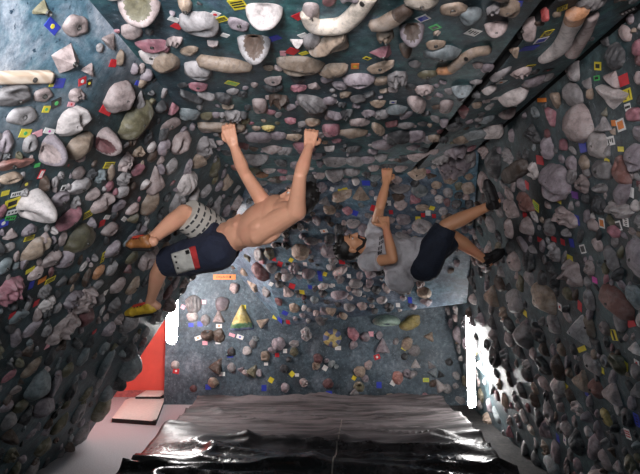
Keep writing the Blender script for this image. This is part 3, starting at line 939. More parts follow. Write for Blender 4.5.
# ------------------------------------------------------------------ the many small holds between the named ones
rng = random.Random(11)
def free(px, py, r, f=.46):
    for (x, y, w, h) in PLACED:
        if abs(px-x) < f*w+r and abs(py-y) < f*h+r: return False
    return True
AUTO = []
TAGS = '''
52 26 12 11 40 blue dot:yellow
59 83 9 10 5 blue -
82 81 8 7 -30 red dot:white
89 83 5 7 -20 black dot:yellow
56 103 10 8 -35 black dot:green
46 109 6 7 10 yellow dot:green
71 104 6 5 10 pink dot:red
51 85 4 3 0 yellow -
106 110 10 9 30 red -
138 83 5 5 20 blue -
113 63 6 8 10 red -
25 133 9 9 15 yellow dot:green
37 134 10 6 -30 pink -
49 131 9 6 25 white dot:magenta
41 174 10 4 -60 red bars:white
68 165 8 6 30 black dot:red
37 165 5 4 0 green -
26 184 8 8 20 black dot:yellow
5 193 7 5 0 yellow -
16 194 9 5 5 white txt
12 203 14 9 -10 yellow hole
12 212 10 5 5 white dots
10 218 9 5 20 green txt
3 223 10 8 -10 blue dot:white
29 238 9 5 10 yellow bars:black
77 173 5 6 0 yellow -
63 188 4 7 15 white hole
88 214 10 7 -20 yellow bars:black
109 165 9 7 20 yellow bars:black
107 217 5 5 30 white -
102 223 6 7 0 red -
124 219 5 5 40 white -
238 4 15 11 -5 yellow bars:black
174 19 10 5 10 white -
177 26 9 6 20 red -
215 14 8 6 10 white dot:red
221 19 12 6 -10 yellow bars:black
225 35 7 4 10 white -
274 38 12 6 -15 blue -
299 16 10 8 -20 red -
292 51 10 8 10 red -
283 53 6 5 0 pink -
303 35 8 5 -15 white -
232 83 12 5 10 yellow bars:green
304 53 8 4 -15 yellow -
423 18 11 7 -15 blue frame
435 27 9 6 -15 green hole
473 32 11 9 15 white txt
355 66 8 6 0 orange dot:yellow
367 58 6 4 20 yellow hole
393 102 7 4 0 white dot:blue
515 4 14 5 0 blue -
562 8 10 6 -15 yellow n:22
547 33 9 7 -10 yellow n:2
541 40 11 6 -10 blue frame
529 48 14 7 0 blue -
548 70 8 4 0 black dot:red
530 66 8 4 0 yellow bars:black
628 11 14 6 -20 black txt
598 66 6 8 10 yellow hole
597 78 5 5 0 green hole
621 58 7 6 0 black txt
627 95 8 12 -10 yellow n:21
624 80 8 11 -10 red -
628 107 5 7 -10 white dots
542 100 9 4 0 orange -
501 82 7 6 20 white dot:orange
497 98 9 5 10 white -
621 125 7 12 -15 orange frame
614 123 4 6 0 orange -
610 141 8 9 -10 white txt
583 147 6 11 -10 blue -
621 149 5 5 0 yellow -
607 163 5 9 20 yellow -
540 160 7 9 0 red -
582 187 5 9 0 red -
575 195 6 7 0 purple -
559 199 5 8 10 yellow -
563 196 4 6 0 yellow -
536 206 8 8 20 yellow bars:green
525 215 5 6 10 red -
631 192 6 10 15 white -
577 220 5 10 0 blue -
602 223 5 10 0 orange frame
618 226 6 10 -20 black frame
626 222 5 9 0 white txt
527 185 5 7 20 red -
572 243 4 9 -10 blue -
583 249 5 9 -20 black frame
595 280 5 6 0 magenta -
580 306 5 9 20 red -
630 320 7 14 -30 red -
614 335 5 11 -20 yellow dots
582 349 9 5 -30 yellow -
554 307 4 7 0 blue -
560 307 4 7 0 white dot:red
525 313 5 6 0 yellow -
570 258 6 6 0 yellow -
563 242 4 6 0 red -
540 240 5 5 0 red -
554 239 5 5 0 red -
602 370 5 6 0 yellow -
626 366 5 8 20 yellow -
637 363 5 6 0 white dot:red
637 420 5 12 -10 blue txt
628 434 5 10 -20 white bars:red
587 394 4 4 0 blue -
567 388 4 7 0 yellow -
558 438 4 7 0 blue -
565 440 4 7 20 white dot:blue
103 257 4 11 -10 yellow dots
50 280 10 5 0 yellow bars:black
42 280 8 5 -10 orange -
31 285 5 8 0 blue -
36 303 5 6 0 red -
12 315 6 5 0 red -
30 270 9 4 -20 yellow -
105 293 4 6 20 white -
94 332 5 4 0 red -
48 345 5 7 20 pink -
183 307 4 4 30 pink -
204 302 4 4 0 pink -
191 325 5 4 0 blue -
200 324 5 5 0 blue -
219 326 6 4 0 white dot:orange
198 338 6 4 -20 white dot:orange
205 343 5 4 0 pink -
218 342 5 4 0 white -
244 307 4 4 0 yellow -
232 335 6 3 20 pink -
240 337 7 4 20 white dot:blue
230 356 6 3 0 blue -
176 371 6 5 10 red dot:white
222 374 6 4 0 white -
208 387 5 5 0 blue -
204 400 4 4 0 red -
271 380 5 5 30 yellow -
264 388 5 6 0 blue -
292 374 5 5 45 yellow -
297 375 4 3 0 white -
266 364 4 3 0 white -
285 351 4 4 0 white -
277 355 4 4 0 red -
229 355 4 3 0 white -
354 378 4 4 30 yellow -
379 385 5 6 0 blue -
393 383 5 5 30 white -
377 357 6 5 -20 red dot:white
338 348 6 4 0 white -
371 334 5 5 0 pink -
325 368 5 5 30 white -
329 393 6 4 0 blue -
426 380 6 4 0 yellow bars:green
404 348 5 4 30 yellow -
340 191 4 4 0 yellow -
345 189 5 3 -20 yellow -
373 208 5 6 20 red -
391 212 4 4 0 red -
389 203 4 5 0 white -
418 219 5 5 0 yellow -
423 215 4 4 0 red -
428 213 5 5 0 white -
432 208 5 4 20 yellow -
434 216 4 4 0 red -
366 183 8 5 0 blue -
332 189 4 4 20 white -
355 213 6 5 20 blue -
324 231 7 4 -20 white dot:orange
337 198 4 4 0 yellow -
280 264 5 5 20 red -
274 259 4 4 0 red -
291 260 4 4 30 yellow -
292 286 6 5 20 red -
302 292 5 4 0 yellow -
285 313 6 4 30 blue -
275 317 5 4 20 yellow -
280 320 6 5 30 blue -
288 322 4 4 0 red -
271 284 4 4 30 white -
320 276 4 10 0 blue -
325 274 4 4 20 yellow -
333 285 4 3 0 white -
349 276 4 4 0 white -
364 305 6 4 0 red -
305 264 4 4 0 white -
300 273 4 3 0 white -
310 287 4 4 0 blue -
367 262 6 5 0 red -
342 262 6 4 0 red -
331 286 4 3 0 white -
398 305 4 4 0 white -
410 300 4 6 0 blue -
'''
for ln in TAGS.strip().splitlines():
    a_ = ln.split(); PLACED.append((float(a_[0]), float(a_[1]), float(a_[2])*1.7, float(a_[3])*1.7))
def dens(px, py, nm):
    if nm == 'wall_left':
        return 0 if (px < 135 and py < 135) or py < 40 else .35 if py < 175 and px < 130 else 1.0
    if nm == 'wall_right': return 1.0 if py > 150 else .22
    if nm == 'ceiling': return .05 if py < 80 else .5 if py < 105 else 1.0
    if nm == 'ceiling_strip': return .6 if py > 90 else .12
    if nm == 'wall_overhang': return (.62 if (px < 430 or py < 250) else .05) * (.5 if px < 285 else 1)
    if nm == 'wall_back': return .0 if py < 335 else .05 if px > 240 else .0
    if nm == 'wall_side': return .05
    return 0
tries = 0
while tries < 26000:
    tries += 1
    px, py = rng.uniform(-60, 700), rng.uniform(-30, 500)
    q = rng.random()
    far = 1 if 215 < px < 480 and py > 85 else 0
    r = (rng.uniform(3.0, 9.5) if far and py < 190 else rng.uniform(2.6, 6.5) if far else rng.uniform(3.6, 12.5))
    if tries > 9000: r *= .72
    c = cast(px, py)
    if c is None: continue
    nm = c[3]
    if q > dens(px, py, nm): continue
    if nm == 'wall_back': r = rng.uniform(2.2, 4)
    if not free(px, py, r*.62, .40): continue
    AUTO.append((px, py, 2*r*rng.uniform(.8, 1.25), 2*r*rng.uniform(.75, 1.2), nm))
    PLACED.append((px, py, 2*r, 2*r))
print('scattered holds', len(AUTO))
inframe = lambda a: 3 < a[0] < 637 and 3 < a[1] < 471
AUTO.sort(key=lambda a: -(a[2]*a[3]) if inframe(a) else 0)
need = max(0, 300-len(THINGS))
kinds = ['dome']*5+['lump']*4+['wedge']*3+['jug']*3+['block']*2+['crimp']*3+['bowl']*2+['pinch']*3+['donut']
cols = ['pink']*5+['grey']*9+['mauve']*8+['tan']*2+['dark']*9+['pale']*1+['olive']+['brown']*2+['rose']+['teal']+['maroon']
SB = {}
for i, (px, py, w, h, nm) in enumerate(AUTO):
    kind, cc = rng.choice(kinds), rng.choice(cols)
    if py > 330 and px < 140: cc = rng.choice(['dark', 'olive', 'grey', 'brown', 'teal', 'mauve'])
    if nm in ('wall_left', 'wall_right'):
        ang = math.degrees(math.atan2(px-326, 282-py))+rng.uniform(-35, 35); w *= .8; h *= 1.25
    else: ang = 180+rng.uniform(-50, 50)
    q = place(px, py, w, h, ang, kind)
    if q is None: continue
    mw, lx, ly, H, nm, d = q
    bm = hold_bm(kind, lx, ly, H, 400+i)
    if i < need:
        o = link('climbing_hold', mesh_of(bm, 'climbing_hold', [M['h_'+cc]])); o.matrix_world = mw
        size = 'large' if max(w, h)*d > 62 else 'small' if max(w, h)*d < 40 else 'medium'
        THINGS.append([o, px, py, size, HC[cc][1], KW[kind], SURF[nm][1], None, 'hold'])
    else:
        bm.transform(mw)
        SB.setdefault(cc, []).append(bm)
order = list(SB)
allm = bmesh.new()
for mi, cc in enumerate(order):
    for bm in SB[cc]:
        for f in bm.faces: f.material_index = mi
        me = bpy.data.meshes.new('t'); bm.to_mesh(me); bm.free(); allm.from_mesh(me); bpy.data.meshes.remove(me)
if order:
    o = link('small_climbing_holds', mesh_of(allm, 'small_climbing_holds', [M['h_'+c] for c in order]))
    tag(o, 'countless small grey and brown climbing holds crowded between the larger ones', 'climbing holds', None, 'stuff')
# ------------------------------------------------------------------ route tape tags

WORD = {'dot': 'dot', 'bars': 'bars'}
def tag_mesh(w, h, mark):
    bm = bmesh.new()
    def bx(x0, y0, x1, y1, z0, z1, mi): box(bm, (x0, y0, z0), (x1, y1, z1), mi)
    hw, hh = w/2, h/2; t = .0016; e = t+.0006
    if mark == 'frame':
        bx(-hw, -hh, hw, hh, 0, t, 1); bx(-hw*.72, -hh*.66, hw*.72, hh*.66, t, e, 0)
    elif mark == 'hole':
        bx(-hw, -hh, hw, hh, 0, t, 0); bx(-hw*.6, -hh*.5, hw*.6, hh*.5, t, e, 1)
    else: bx(-hw, -hh, hw, hh, 0, t, 0)
    if mark.startswith('dot:'):
        bmesh.ops.create_cone(bm, cap_ends=True, segments=14, radius1=min(hw, hh)*.48, radius2=min(hw, hh)*.46, depth=.0008, matrix=Matrix.Translation((0, 0, t+.0004)))
        for f in bm.faces:
            if f.calc_center_median().z > t-.00001 and len(f.verts) != 4 or (len(f.verts) == 4 and abs(f.calc_center_median().z-t-.0004) < .0002): f.material_index = 1
    if mark.startswith('bars:'):
        for k in (-.45, .05, .5): bx(-hw*.8, hh*k-hh*.12, hw*.8, hh*k+hh*.12, t, e, 1)
    if mark == 'dots':
        L = (1, 0) if w >= h else (0, 1)
        for k in (-.6, 0, .6):
            x, y = L[0]*hw*k, L[1]*hh*k; s_ = min(hw, hh)*.35
            bx(x-s_, y-s_, x+s_, y+s_, t, e, 1)
    if mark == 'txt':
        L = w >= h
        for k in range(4):
            c = -.66+.44*k
            if L: bx(hw*c-hw*.14, -hh*(.5 if k % 2 else .2), hw*c+hw*.10, hh*.5, t, e, 1)
            else: bx(-hw*(.5 if k % 2 else .2), hh*c-hh*.14, hw*.5, hh*c+hh*.10, t, e, 1)
    if mark.startswith('n:'):
        SEG = {'2': 'abged', '1': 'bc'}
        tx = mark[2:]; cw = 2*hw*.8/len(tx)
        for i, ch in enumerate(tx):
            x0 = -hw*.8+cw*i+cw*.15; x1 = x0+cw*.7; y0, y1 = -hh*.7, hh*.7; q = cw*.17; ym = 0
            sg = {'a': (x0, y1-q, x1, y1), 'd': (x0, y0, x1, y0+q), 'g': (x0, ym-q/2, x1, ym+q/2), 'b': (x1-q, ym, x1, y1), 'c': (x1-q, y0, x1, ym), 'e': (x0, y0, x0+q, ym), 'f': (x0, ym, x0+q, y1)}
            for s_ in SEG[ch]: bx(*sg[s_], t, e, 1)
    return bm
HBVH = []
for ln in TAGS.strip().splitlines():
    a = ln.split(); px, py, w, h, ang = map(float, a[:5]); cc, mark = a[5], a[6]
    c = cast(px, py)
    if c is None: continue
    p, n, d, nm = c
    X, Y, Z = frame(px, py, ang, n); r = ray(px, py).normalized(); k = d/FPX
    fx = max(.35, (X-r*X.dot(r)).length); fy = max(.35, (Y-r*Y.dot(r)).length)
    bm = tag_mesh(min(2, 1/fx)*w*k, min(2, 1/fy)*h*k, mark)
    sec = mark.split(':')[1] if ':' in mark and not mark.startswith('n:') else {'frame': 'white', 'hole': 'black', 'dots': 'black', 'txt': 'black'}.get(mark, 'black')
    if cc == 'black' and mark in ('txt',): sec = 'white'
    mw = Matrix((X, Y, Z)).transposed().to_4x4(); mw.translation = p + n*.0008
    o = link('route_tag', mesh_of(bm, 'route_tag', [M['t_'+cc], M['t_'+sec]], False)); o.matrix_world = mw
    mk = {'-': '', 'frame': 'white edged', 'hole': 'hollow', 'dots': 'dotted', 'txt': 'lettered'}.get(mark)
    if mk is None:
        mk = (sec+' dotted') if mark.startswith('dot:') else (sec+' striped') if mark.startswith('bars:') else ('numbered '+mark[2:])
    THINGS.append([o, px, py, '', cc, mk, SURF[nm][1], None, 'tag'])
# ------------------------------------------------------------------ orange name plate on the back wall
q = cast(224.5, 277); p, n, d, nm = q; k = d/FPX
r_ = empty('sign', p + n*.001); X, Y, Z = frame(224.5, 277, 0, n)
Y = V((0, 0, 1)); X = Y.cross(n)
r_.rotation_euler = Matrix((X, Y, n)).transposed().to_euler()
tag(r_, 'narrow orange plate with dark lettering on the back wall', 'sign')
M['plate'] = simple('orange_plate', (.72, .24, .06), .5, 0, .1); M['ink'] = simple('dark_ink', (.06, .02, .01), .6)
bm = bmesh.new(); box(bm, (-11.3*k, -2.6*k, 0), (11.3*k, 2.6*k, .008)); link('plate', mesh_of(bm, 'plate', [M['plate']], False), r_)
bm = bmesh.new()
for i in range(8):
    x = (-7.8+1.55*i)*k
    box(bm, (x, -.9*k, .008), (x+.35*k, 1.0*k, .010))
    if i % 2 == 0: box(bm, (x, .6*k, .008), (x+1.1*k, 1.0*k, .010))
    if i % 3 != 1: box(bm, (x, -.9*k, .008), (x+1.1*k, -.5*k, .010))
    else: box(bm, (x+.75*k, -.9*k, .008), (x+1.1*k, 1.0*k, .010))
box(bm, (5.0*k, -1.2*k, .008), (6.8*k, 1.2*k, .010))
link('lettering', mesh_of(bm, 'lettering', [M['ink']], False), r_)
# ------------------------------------------------------------------ labels: each hold and tag told apart by its look, then by its neighbours
def dirword(dx, dy):
    if abs(dx) > 1.6*abs(dy): return 'right of' if dx > 0 else 'left of'
    if abs(dy) > 1.6*abs(dx): return 'below' if dy > 0 else 'above'
    return ('lower' if dy > 0 else 'upper')+(' right of' if dx > 0 else ' left of')
used = {}; REF = []
for t in THINGS:
    o, px, py, size, c, k, w, lab, typ = t
    if lab:
        o['label'] = lab; used[lab] = 1
    o['category'] = 'climbing hold' if typ == 'hold' else 'route tag'
    o['group'] = ('climbing holds on the ' if typ == 'hold' else 'tape tags on the ')+w
def desc(t):
    o, px, py, size, c, k, w, lab, typ = t
    if typ == 'hold': return ' '.join(x for x in (size if size != 'medium' else '', c, k, 'hold on the', w) if x)
    return ' '.join(x for x in (k, c, 'tag on the', w) if x)
groups = {}
for t in THINGS:
    groups.setdefault(desc(t), []).append(t)
two = {}
for t in THINGS:
    if t[8] == 'hold' and t[0].name: two.setdefault((t[4], t[5]), []).append(t)
def short(t): return t[4]+' '+t[5]+' hold'
REF = [(t[1], t[2], short(t), t) for v in two.values() if len(v) == 1 for t in v]
SH = [(123, 99, 'large pinkish dome', None), (84, 241, 'wide olive sloper', None), (38, 211, 'pale cup shaped jug', None), (573, 126, 'tallest pinkish dome', None),
      (550, 182, 'big mauve jug', None), (541, 299, 'blocky tan hold', None), (576, 331, 'pale three sided hold', None), (634, 259, 'large oval mauve sloper', None),
      (241, 321, 'triangular yellow hold', None), (222, 127, 'long tan ledge', None), (302, 68, 'broad tan jug', None), (66, 330, 'large pinkish lumpy hold', None),
      (224, 277, 'orange plate', None), (590, 35, 'foot shaped hold', None), (461, 60, 'orange tipped hold', None), (188, 185, 'pale ridged shell hold', None),
      (424, 91, 'skull like hold', None), (264, 16, 'pale pink half bowl', None), (605, 418, 'mustard yellow oval hold', None), (514, 172, 'flat brown ledge', None),
      (152, 202, 'tall tan ridge', None), (333, 338, 'round yellow and blue hold', None), (387, 322, 'mint green half bowl', None), (360, 197, 'tan three cornered hold', None),
      (13, 293, 'pale rose lumpy hold', None), (38, 251, 'broad tan jug at the left', None), (492, 134, 'shiny pale jug', None), (140, 313, 'yellow shoe', None), (495, 190, 'upper black shoe', None), (497, 258, 'lower black shoe', None), (352, 246, "dark haired head", None)]
REF += SH
for d_, ts in groups.items():
    todo = [t for t in ts if not t[7]]
    if len(ts) == 1 and todo:
        t = todo[0]; l = d_ if t[8] == 'tag' else d_.replace(' hold on', ' climbing hold on')
        t[0]['label'] = l; used[l] = 1; continue
    for t in todo:
        done = False
        for (rx, ry, nm, src) in sorted(REF, key=lambda r: (r[0]-t[1])**2+(r[1]-t[2])**2):
            if src is t: continue
            dw = dirword(t[1]-rx, t[2]-ry)
            dist = math.hypot(t[1]-rx, t[2]-ry)
            rivals = [u for u in ts if u is not t and dirword(u[1]-rx, u[2]-ry) == dw]
            if any(math.hypot(u[1]-rx, u[2]-ry) < dist*1.25 for u in rivals): continue
            near = 'nearest ' if rivals else ''
            l = f"{d_} {near}{dw} the {nm}"
            if len(l.split()) > 16: l = l.replace(' hold on the', ' on the', 1)
            if len(l.split()) > 16: l = l.replace(' overhanging panel', ' overhang', 1)
            if l in used or len(l.split()) > 16: continue
            t[0]['label'] = l; used[l] = 1; done = True; break
        if not done:
            rs = sorted([r for r in REF if r[3] is not t], key=lambda r: (r[0]-t[1])**2+(r[1]-t[2])**2)[:9]
            for i in range(len(rs)):
                for j in range(i+1, len(rs)):
                    l = (t[4]+' '+('tag' if t[8] == 'tag' else t[5]+' hold')+' between the '+rs[i][2]+' and the '+rs[j][2])
                    if not done and l not in used and len(l.split()) <= 16: t[0]['label'] = l; used[l] = 1; done = True
        if not done: t[0]['label'] = d_; print('no unique label', d_, t[1], t[2])
# ------------------------------------------------------------------ people
def skin_mat(name, c, red):
    m, nt, b = new_mat(name)
    f = tex(nt, 5, 4, .6)
    nt.links.new(ramp(nt, f, [(.3, tuple(x*.85 for x in c)), (.55, c), (.75, red)]), b.inputs['Base Color'])
    b.inputs['Roughness'].default_value = .5
    b.inputs['Subsurface Weight'].default_value = .08; b.inputs['Subsurface Radius'].default_value = (.02, .008, .005)
    return m
M['skinA'] = skin_mat('skin_fair', (.72, .36, .23), (.74, .33, .22))
M['skinB'] = skin_mat('skin_tan', (.62, .30, .16), (.66, .26, .16))
def cloth(name, c, rough=.85, var=.2):
    m, nt, b = new_mat(name)
    f = tex(nt, 16, 5, .6)
    nt.links.new(ramp(nt, f, [(.3, tuple(x*(1-var) for x in c)), (.7, tuple(x*(1+var) for x in c))]), b.inputs['Base Color'])
    b.inputs['Roughness'].default_value = rough
    bump(nt, b, tex(nt, 9, 5, .6, 1.0), .6, .03)
    return m
M['navy'] = cloth('navy_cloth', (.016, .020, .042))
M['black_cloth'] = cloth('dark_navy_cloth', (.010, .015, .030))
M['grey_shirt'] = cloth('heather_grey_cloth', (.50, .48, .50))
M['offwhite'] = cloth('offwhite_cloth', (.55, .52, .47)); M['redcloth'] = cloth('red_cloth', (.50, .035, .035))
M['hair'] = simple('black_hair', (.012, .010, .009), .55, 0, .5, 60)
M['shoe_y'] = simple('yellow_shoe_leather', (.55, .34, .03), .5); M['shoe_r'] = simple('red_shoe_leather', (.50, .05, .03), .5)
M['shoe_k'] = simple('black_shoe_rubber', (.014, .013, .014), .5); M['shoe_o'] = simple('ochre_shoe_leather', (.26, .10, .03), .5)
M['eye'] = simple('eye_white', (.6, .58, .55), .3); M['iris'] = simple('dark_iris', (.02, .012, .01), .3); M['lip'] = simple('lip', (.40, .13, .11), .5)
class Body:
    def __init__(s): s.bm = bmesh.new()
    def cap(s, a, ra, b, rb, flat=False, seg=16):
        ax = b-a; L = ax.length
        if L < 1e-5: return s
        z = ax/L; rot = z.to_track_quat('Z', 'Y').to_matrix()
        rings = []
        prof = []
        if not flat:
            for k in range(1, 5): t = -math.pi/2+math.pi/2*k/5; prof.append((ra*math.cos(t), ra*math.sin(t)))
        prof += [(ra, 0), (rb, L)]
        if not flat:
            for k in range(1, 5): t = math.pi/2*k/5; prof.append((rb*math.cos(t), L+rb*math.sin(t)))
        for (r, h) in prof:
            rings.append([s.bm.verts.new(a + rot @ V((r*math.cos(2*math.pi*j/seg), r*math.sin(2*math.pi*j/seg), h))) for j in range(seg)])
        for i in range(len(rings)-1):
            for j in range(seg): s.bm.faces.new((rings[i][j], rings[i][(j+1) % seg], rings[i+1][(j+1) % seg], rings[i+1][j]))
        if flat:
            s.bm.faces.new(rings[0][::-1]); s.bm.faces.new(rings[-1])
        else:
            t0 = s.bm.verts.new(a-z*ra); t1 = s.bm.verts.new(b+z*rb)
            for j in range(seg):
                s.bm.faces.new((t0, rings[0][(j+1) % seg], rings[0][j])); s.bm.faces.new((t1, rings[-1][j], rings[-1][(j+1) % seg]))
        return s
    def chain(s, pts):
        for (a, ra), (b, rb) in zip(pts, pts[1:]): s.cap(a, ra, b, rb)
        return s
    def ell(s, c, X, Y, Z, rx, ry, rz):
        mw = Matrix((X*rx, Y*ry, Z*rz)).transposed().to_4x4(); mw.translation = c
        bmesh.ops.create_uvsphere(s.bm, u_segments=24, v_segments=16, radius=1, matrix=mw)
        return s
    def build(s, name, mat, root, voxel=.008, smooth=4, parent=None, disp=0):
        bmesh.ops.recalc_face_normals(s.bm, faces=s.bm.faces)
        bmesh.ops.translate(s.bm, verts=s.bm.verts, vec=-root.location)
        o = link(name, mesh_of(s.bm, name, [mat]), parent or root)
        r = o.modifiers.new('remesh', 'REMESH'); r.mode = 'VOXEL'; r.voxel_size = voxel; r.use_smooth_shade = True
        if smooth:
            k = o.modifiers.new('smooth', 'SMOOTH'); k.factor = .5; k.iterations = smooth
        if disp:
            t = bpy.data.textures.new('folds', 'CLOUDS'); t.noise_scale = .07
            q = o.modifiers.new('folds', 'DISPLACE'); q.texture = t; q.strength = disp; q.mid_level = .5
        return o
def hand(B, wrist, d, n, side, curl=.85, s=1.0):
    """palm from the wrist along d, palm facing n, fingers curling towards n; thumb on +side"""
    d = d.normalized(); n = (n - d*n.dot(d)).normalized(); x = d.cross(n)*side
    k = wrist + d*.090*s
    for i, off in enumerate((-.035, -.012, .012, .035)):
        B.cap(wrist + x*off*.50*s, .014*s, k + x*off*.92*s - n*.002*abs(off)*20*s, .0125*s)
    B.cap(wrist - d*.02*s, .023*s, wrist + d*.03*s, .021*s)
    for off, L in ((.035, .068), (.012, .078), (-.012, .073), (-.035, .056)):
        p = k + x*off*s; a = 0
        for j, f in enumerate((.46, .31, .23)):
            a += R((38, 42, 30)[j])*curl
            q = p + (d*math.cos(a) + n*math.sin(a))*L*f*s
            B.cap(p, (.0090-.0007*j)*s, q, (.0083-.0007*j)*s); p = q
    t0 = wrist + d*.022*s + x*.022*s + n*.008*s
    t1 = t0 + (d*.55 + x*.75 + n*.35).normalized()*.040*s; t2 = t1 + (d*.75 + x*.15 + n*.65).normalized()*.034*s
    t3 = t2 + (d*.6 - x*.25 + n*.75).normalized()*.026*s
    B.chain([(t0, .0145*s), (t1, .0125*s), (t2, .0105*s), (t3, .0085*s)])
def head(B, c, crown, face, s=1.0):
    crown = crown.normalized(); face = (face - crown*face.dot(crown)).normalized(); sd = crown.cross(face)
    e = lambda f, u, r: c + face*f*s + crown*u*s + sd*r*s
    B.ell(e(-.012, .030, 0), sd, face, crown, .074*s, .092*s, .084*s)
    B.ell(e(.022, -.022, 0), sd, face, crown, .062*s, .066*s, .088*s)
    B.cap(e(.030, -.070, -.030), .026*s, e(.030, -.070, .030), .026*s); B.ell(e(.062, -.088, 0), sd, face, crown, .026*s, .022*s, .020*s)   # jaw, chin
    B.cap(e(.076, .018, -.030), .012*s, e(.076, .018, .030), .012*s)                                                                   # brow
    B.chain([(e(.086, .006, 0), .009*s), (e(.104, -.030, 0), .012*s)]); B.cap(e(.094, -.032, -.010), .009*s, e(.094, -.032, .010), .009*s)  # nose
    B.cap(e(.078, -.058, -.016), .0085*s, e(.078, -.058, .016), .0085*s); B.cap(e(.076, -.068, -.012), .009*s, e(.076, -.068, .012), .009*s)  # lips
    for q in (-1, 1):
        B.ell(e(.052, -.026, .038*q), sd, face, crown, .022*s, .024*s, .020*s)                                                           # cheek
        B.ell(e(-.010, -.012, .076*q), sd, face, crown, .009*s, .020*s, .032*s); B.cap(e(-.006, .010, .082*q), .005*s, e(-.018, -.006, .086*q), .005*s)
    return e, crown, face, sd
def face_parts(e, crown, face, sd, root, s=1.0):
    for q in (-1, 1):
        b = Body(); b.ell(e(.071, .000, .031*q), sd, face, crown, .0125*s, .0105*s, .0070*s)
        w = b.build('eye', M['eye'], root, .003, 1)
        b = Body(); b.ell(e(.0805, .000, .031*q), sd, face, crown, .006*s, .004*s, .006*s); b.build('iris', M['iris'], root, .002, 0, w)
        b = Body(); b.chain([(e(.088, .024, .016*q), .0045*s), (e(.088, .029, .030*q), .0045*s), (e(.076, .024, .048*q), .0035*s)]); b.build('eyebrow', M['hair'], root, .003, 1)
    b = Body(); b.cap(e(.084, -.060, -.018), .0045*s, e(.084, -.060, .018), .0045*s); b.cap(e(.083, -.067, -.014), .005*s, e(.083, -.067, .014), .005*s); b.build('lips', M['lip'], root, .003, 1)
def hair_cap(e, crown, face, sd, root, s=1.0, extra=(), name='hair'):
    b = Body()
    b.ell(e(-.026, .044, 0), sd, face, crown, .083*s, .096*s, .083*s)
    b.ell(e(-.052, -.004, 0), sd, face, crown, .080*s, .060*s, .080*s)
    b.ell(e(.030, .088, 0), sd, face, crown, .066*s, .052*s, .036*s)
    rr = random.Random(3)
    for k in range(60):
        th = rr.uniform(0, 2*math.pi); z = rr.uniform(-.4, 1)
        q = math.sqrt(max(0, 1-z*z)); f_, r_ = math.cos(th)*q, math.sin(th)*q
        if f_ > .45 and z < .75: continue
        p = e(-.026+.092*f_, .040+.085*z, .080*r_)
        b.cap(p - (sd*r_+face*f_+crown*z)*.012*s, .013*s, p + (face*-.3+crown*(.5*(z > .4)-.6*(z < .3))+V((rr.uniform(-.4, .4), rr.uniform(-.4, .4), rr.uniform(-.4, .4)))).normalized()*.020*s - (sd*r_+face*f_+crown*z)*.010*s, .010*s, seg=8)
    for (f, u, r, ra, rb, rc) in extra: b.ell(e(f, u, r), sd, face, crown, ra*s, rb*s, rc*s)
    return b.build(name, M['hair'], root, .005, 1)
def shoe(root, heel, toe, upv, mat, sole, tongue, label=None, s=1.0):
    d = (toe-heel).normalized(); L = (toe-heel).length; u = (upv - d*upv.dot(d)).normalized(); x = d.cross(u)
    b = Body()
    b.chain([(heel + d*.03 + u*.035, .036*s), (heel + d*L*.35 + u*.036, .040*s), (heel + d*L*.68 + u*.026, .040*s), (toe - d*.030 + u*.012, .026*s)])
    b.cap(heel + d*.045 + u*.045, .038*s, heel + d*.055 + u*.085, .040*s, True)
    b.cap(heel + d*L*.68 + u*.024 - x*.016, .034*s, toe - d*.05 + u*.014 + x*.004, .026*s)
    o = b.build('shoe', mat, root, .006, 3)
    if label: o['label'] = label
    b = Body()
    for off in (-.014, .0, .014): b.chain([(heel + d*.01 + x*off + u*.004, .014*s), (heel + d*L*.65 + x*off*1.4 + u*(-.006), .015*s), (toe - d*.022 + x*off*.7 + u*.0, .013*s)])
    b.build('sole', sole, root, .006, 2, o)
    b = Body(); b.cap(heel + d*L*.30 + u*.074, .018*s, heel + d*L*.62 + u*.058, .020*s); b.build('tongue', tongue, root, .006, 2, o)
    b = Body()
    for t in (.36, .46, .56):
        c = heel + d*L*t + u*(.088-.045*t); b.cap(c - x*.028, .005*s, c + x*.028, .005*s)
    b.build('strap', sole, root, .004, 1, o)
    return o
def shell_patch(quad, target, root, parent, name, mat, lift=.004, nu=14, nv=10):
    """a sewn-on patch that follows the cloth it is sewn to"""
    dg = bpy.context.evaluated_depsgraph_get(); dg.update()
    ev = target.evaluated_get(dg); me = ev.to_mesh(); b2 = bmesh.new(); b2.from_mesh(me); ev.to_mesh_clear()
    t = BVHTree.FromBMesh(b2); b2.free()
    bm = bmesh.new(); g = []
    off = root.location
    for i in range(nu+1):
        row = []
        for j in range(nv+1):
            u, v = i/nu, j/nv
            x = (quad[0][0]*(1-u)+quad[1][0]*u)*(1-v) + (quad[3][0]*(1-u)+quad[2][0]*u)*v
            y = (quad[0][1]*(1-u)+quad[1][1]*u)*(1-v) + (quad[3][1]*(1-u)+quad[2][1]*u)*v
            h = t.ray_cast(EYE-off, ray(x, y).normalized())
            row.append(bm.verts.new(h[0]+h[1]*lift) if h[0] is not None else None)
        g.append(row)
    for i in range(nu):
        for j in range(nv):
            q = (g[i][j], g[i+1][j], g[i+1][j+1], g[i][j+1])
            if all(q): bm.faces.new(q)
    bmesh.ops.recalc_face_normals(bm, faces=bm.faces)
    o = link(name, mesh_of(bm, name, [mat]), parent)
    s = o.modifiers.new('solid', 'SOLIDIFY'); s.thickness = .003
    return o
